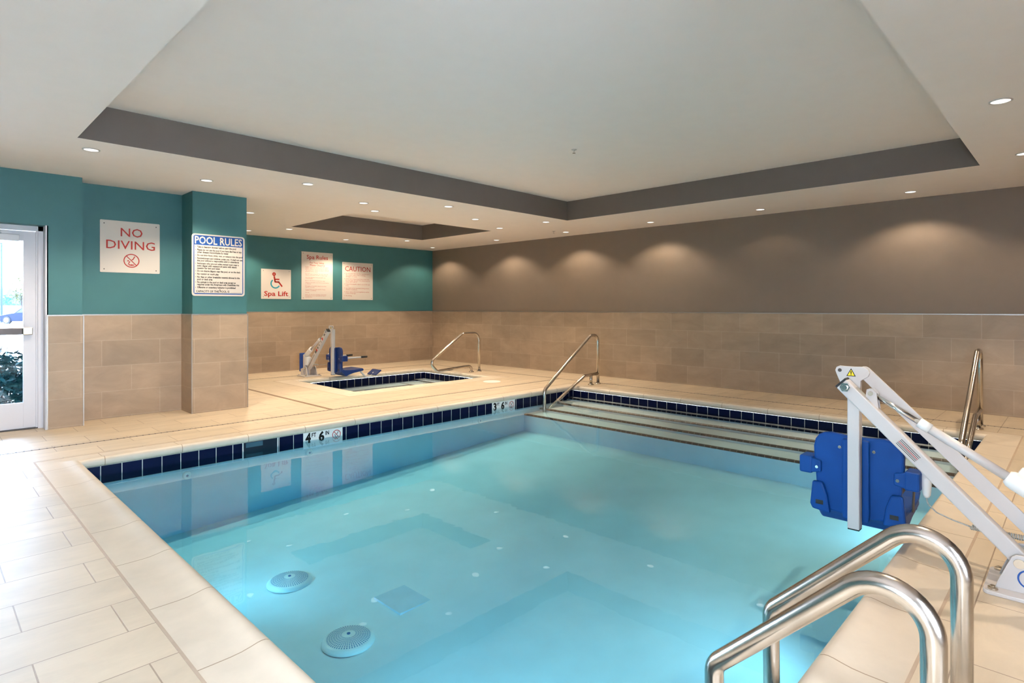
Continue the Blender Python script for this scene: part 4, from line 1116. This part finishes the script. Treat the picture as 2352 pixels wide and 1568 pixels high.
bm = bmesh.new(); leaves(bm, tuple(far(50, 60, 3.2)), (0.85, 0.85, 1.7), 420, 0.13, rnd); leaves(bm, tuple(far(40, 60, 2.4)), (0.7, 0.7, 0.7), 200, 0.13, rnd); finish('crown', bm, 'leaf_yellow', tr)
bm = bmesh.new(); tube(bm, [far(50, 60, -0.12), far(50, 60, 2.6)], [0.12, 0.07], 8); finish('trunk', bm, 'bark', tr)
# cabinets
for px_, lab in ((10, 'white utility cabinet with a dark vent, left one behind the car'), (31, 'white utility cabinet with a dark vent, right one behind the car')):
    c0 = far(px_, 57, -0.12); t = thing('utility_cabinet', lab, 'cabinet', c0, 'utility cabinets')
    def cq(a, d_, z): q = c0 + rtv * a + fwv * d_; return Vector((q.x, q.y, z))
    bm = bmesh.new(); v = [bm.verts.new(cq(a, d_, z)) for z in (-0.12, 1.5) for d_ in (-0.4, 0.4) for a in (-0.43, 0.43)]
    for f in [(0, 1, 3, 2), (4, 6, 7, 5), (0, 4, 5, 1), (2, 3, 7, 6), (0, 2, 6, 4), (1, 5, 7, 3)]: bm.faces.new([v[i] for i in f])
    finish('housing', bm, 'white', t)
    bm = bmesh.new(); bm.faces.new([bm.verts.new(cq(a, -0.41, z)) for a, z in ((-0.26, 0.9), (0.18, 0.9), (0.28, 1.35), (-0.16, 1.35))]); finish('vent', bm, 'slotdark', t)
# lamp post
c0 = far(3.6, 55, -0.12); t = thing('lamp_post', 'slim grey lamp post in front of the far houses', 'lamp post', c0)
bm = bmesh.new(); tube(bm, [c0, c0 + Vector((0, 0, 7.5))], [0.10, 0.07], 10); finish('pole', bm, 'roof', t)
bm = bmesh.new(); beam(bm, c0 + Vector((0, 0, 7.5)), c0 + Vector((0, 0, 7.5)) - rtv * 1.2, 0.25, 0.1, fwv); finish('lamp_head', bm, 'roof', t)
# house
c0 = far(14, 100, -0.16); t = thing('house', 'distant house with a blue grey roof beyond the parking area', 'house', c0)
def hq(a, d_, z): q = c0 + rtv * a + fwv * d_; return Vector((q.x, q.y, z))
bm = bmesh.new(); v = [bm.verts.new(hq(a, d_, z)) for z in (-0.16, 2.9) for d_ in (-3, 3) for a in (-2.2, 2.2)]
for f in [(0, 1, 3, 2), (4, 6, 7, 5), (0, 4, 5, 1), (2, 3, 7, 6), (0, 2, 6, 4), (1, 5, 7, 3)]: bm.faces.new([v[i] for i in f])
finish('house_wall', bm, 'wallpale', t)
bm = bmesh.new(); v = [bm.verts.new(hq(a, d_, z)) for a, d_, z in ((-2.6, -3.4, 2.9), (2.6, -3.4, 2.9), (2.6, 3.4, 2.9), (-2.6, 3.4, 2.9), (-1.6, 0, 4.6), (0.6, 0, 4.6))]
for f in ((0, 1, 5, 4), (1, 2, 5), (2, 3, 4, 5), (3, 0, 4), (0, 3, 2, 1)): bm.faces.new([v[i] for i in f])
finish('roof', bm, 'roof', t)
# car, seen from its left side
c0 = far(10, 52, -0.12); t = thing('parked_car', 'dark blue car parked across from the door', 'car', c0)
def kq(a, d_, z): q = c0 + rtv * a + fwv * d_; return Vector((q.x, q.y, q.z + z))
prof = [(0.0, 0.30), (0.02, 0.55), (0.25, 0.72), (1.25, 0.92), (1.55, 0.95), (2.15, 1.38), (3.1, 1.42), (3.9, 1.05), (4.4, 0.98), (4.45, 0.35), (3.9, 0.22), (0.3, 0.22)]
bm = bmesh.new()
for f_ in ((-0.85, 0.85),):
    va = [bm.verts.new(kq(a, f_[0], z)) for a, z in prof]; vb = [bm.verts.new(kq(a, f_[1], z)) for a, z in prof]
    bm.faces.new(va); bm.faces.new(list(reversed(vb)))
    for i in range(len(prof)): j = (i + 1) % len(prof); bm.faces.new((va[i], va[j], vb[j], vb[i]))
finish('body', bm, 'car', t, bevel=0.05)
bm = bmesh.new(); bm.faces.new([bm.verts.new(kq(a, -0.86, z)) for a, z in ((1.75, 0.97), (2.25, 1.32), (3.0, 1.35), (3.6, 1.05))]); finish('side_window', bm, 'smoke', t)
for a in (0.95, 3.55):
    bm = bmesh.new(); tube(bm, [kq(a, -0.90, 0.33), kq(a, -0.66, 0.33)], 0.33, 24); wh = finish('wheel', bm, 'tyre', t)
    bm = bmesh.new(); tube(bm, [kq(a, -0.915, 0.33), kq(a, -0.89, 0.33)], 0.21, 16); finish('rim', bm, 'chrome', wh)
bm = bmesh.new(); bm.faces.new([bm.verts.new(kq(a, -0.862, z)) for a, z in ((0.04, 0.56), (0.35, 0.60), (0.35, 0.70), (0.12, 0.66))]); finish('headlight', bm, 'white', t)

# daylight portals in the openings
def portal(x, y, z, sx, sy, rot):
    L = bpy.data.lights.new('sky_portal', 'AREA'); L.shape = 'RECTANGLE'; L.size = sx; L.size_y = sy
    L.cycles.is_portal = True
    o = bpy.data.objects.new('sky_portal', L); o.location = (x, y, z); o.rotation_euler = rot; COL.objects.link(o)
for a, b in WX: portal((a + b) / 2, YN - 0.2, 1.35, b - a, 2.0, (PI / 2, 0, 0))
for a, b in WY: portal(XL - 0.2, (a + b) / 2, 1.35, 2.0, b - a, (0, -PI / 2, 0))
portal(0.43, 8.3, 1.15, 0.75, 1.75, (-PI / 2, 0, 0))
portal(-0.85, 8.3, 1.1, 1.1, 2.1, (-PI / 2, 0, 0))
portal(-2.0, 8.3, 1.1, 1.1, 2.1, (-PI / 2, 0, 0))
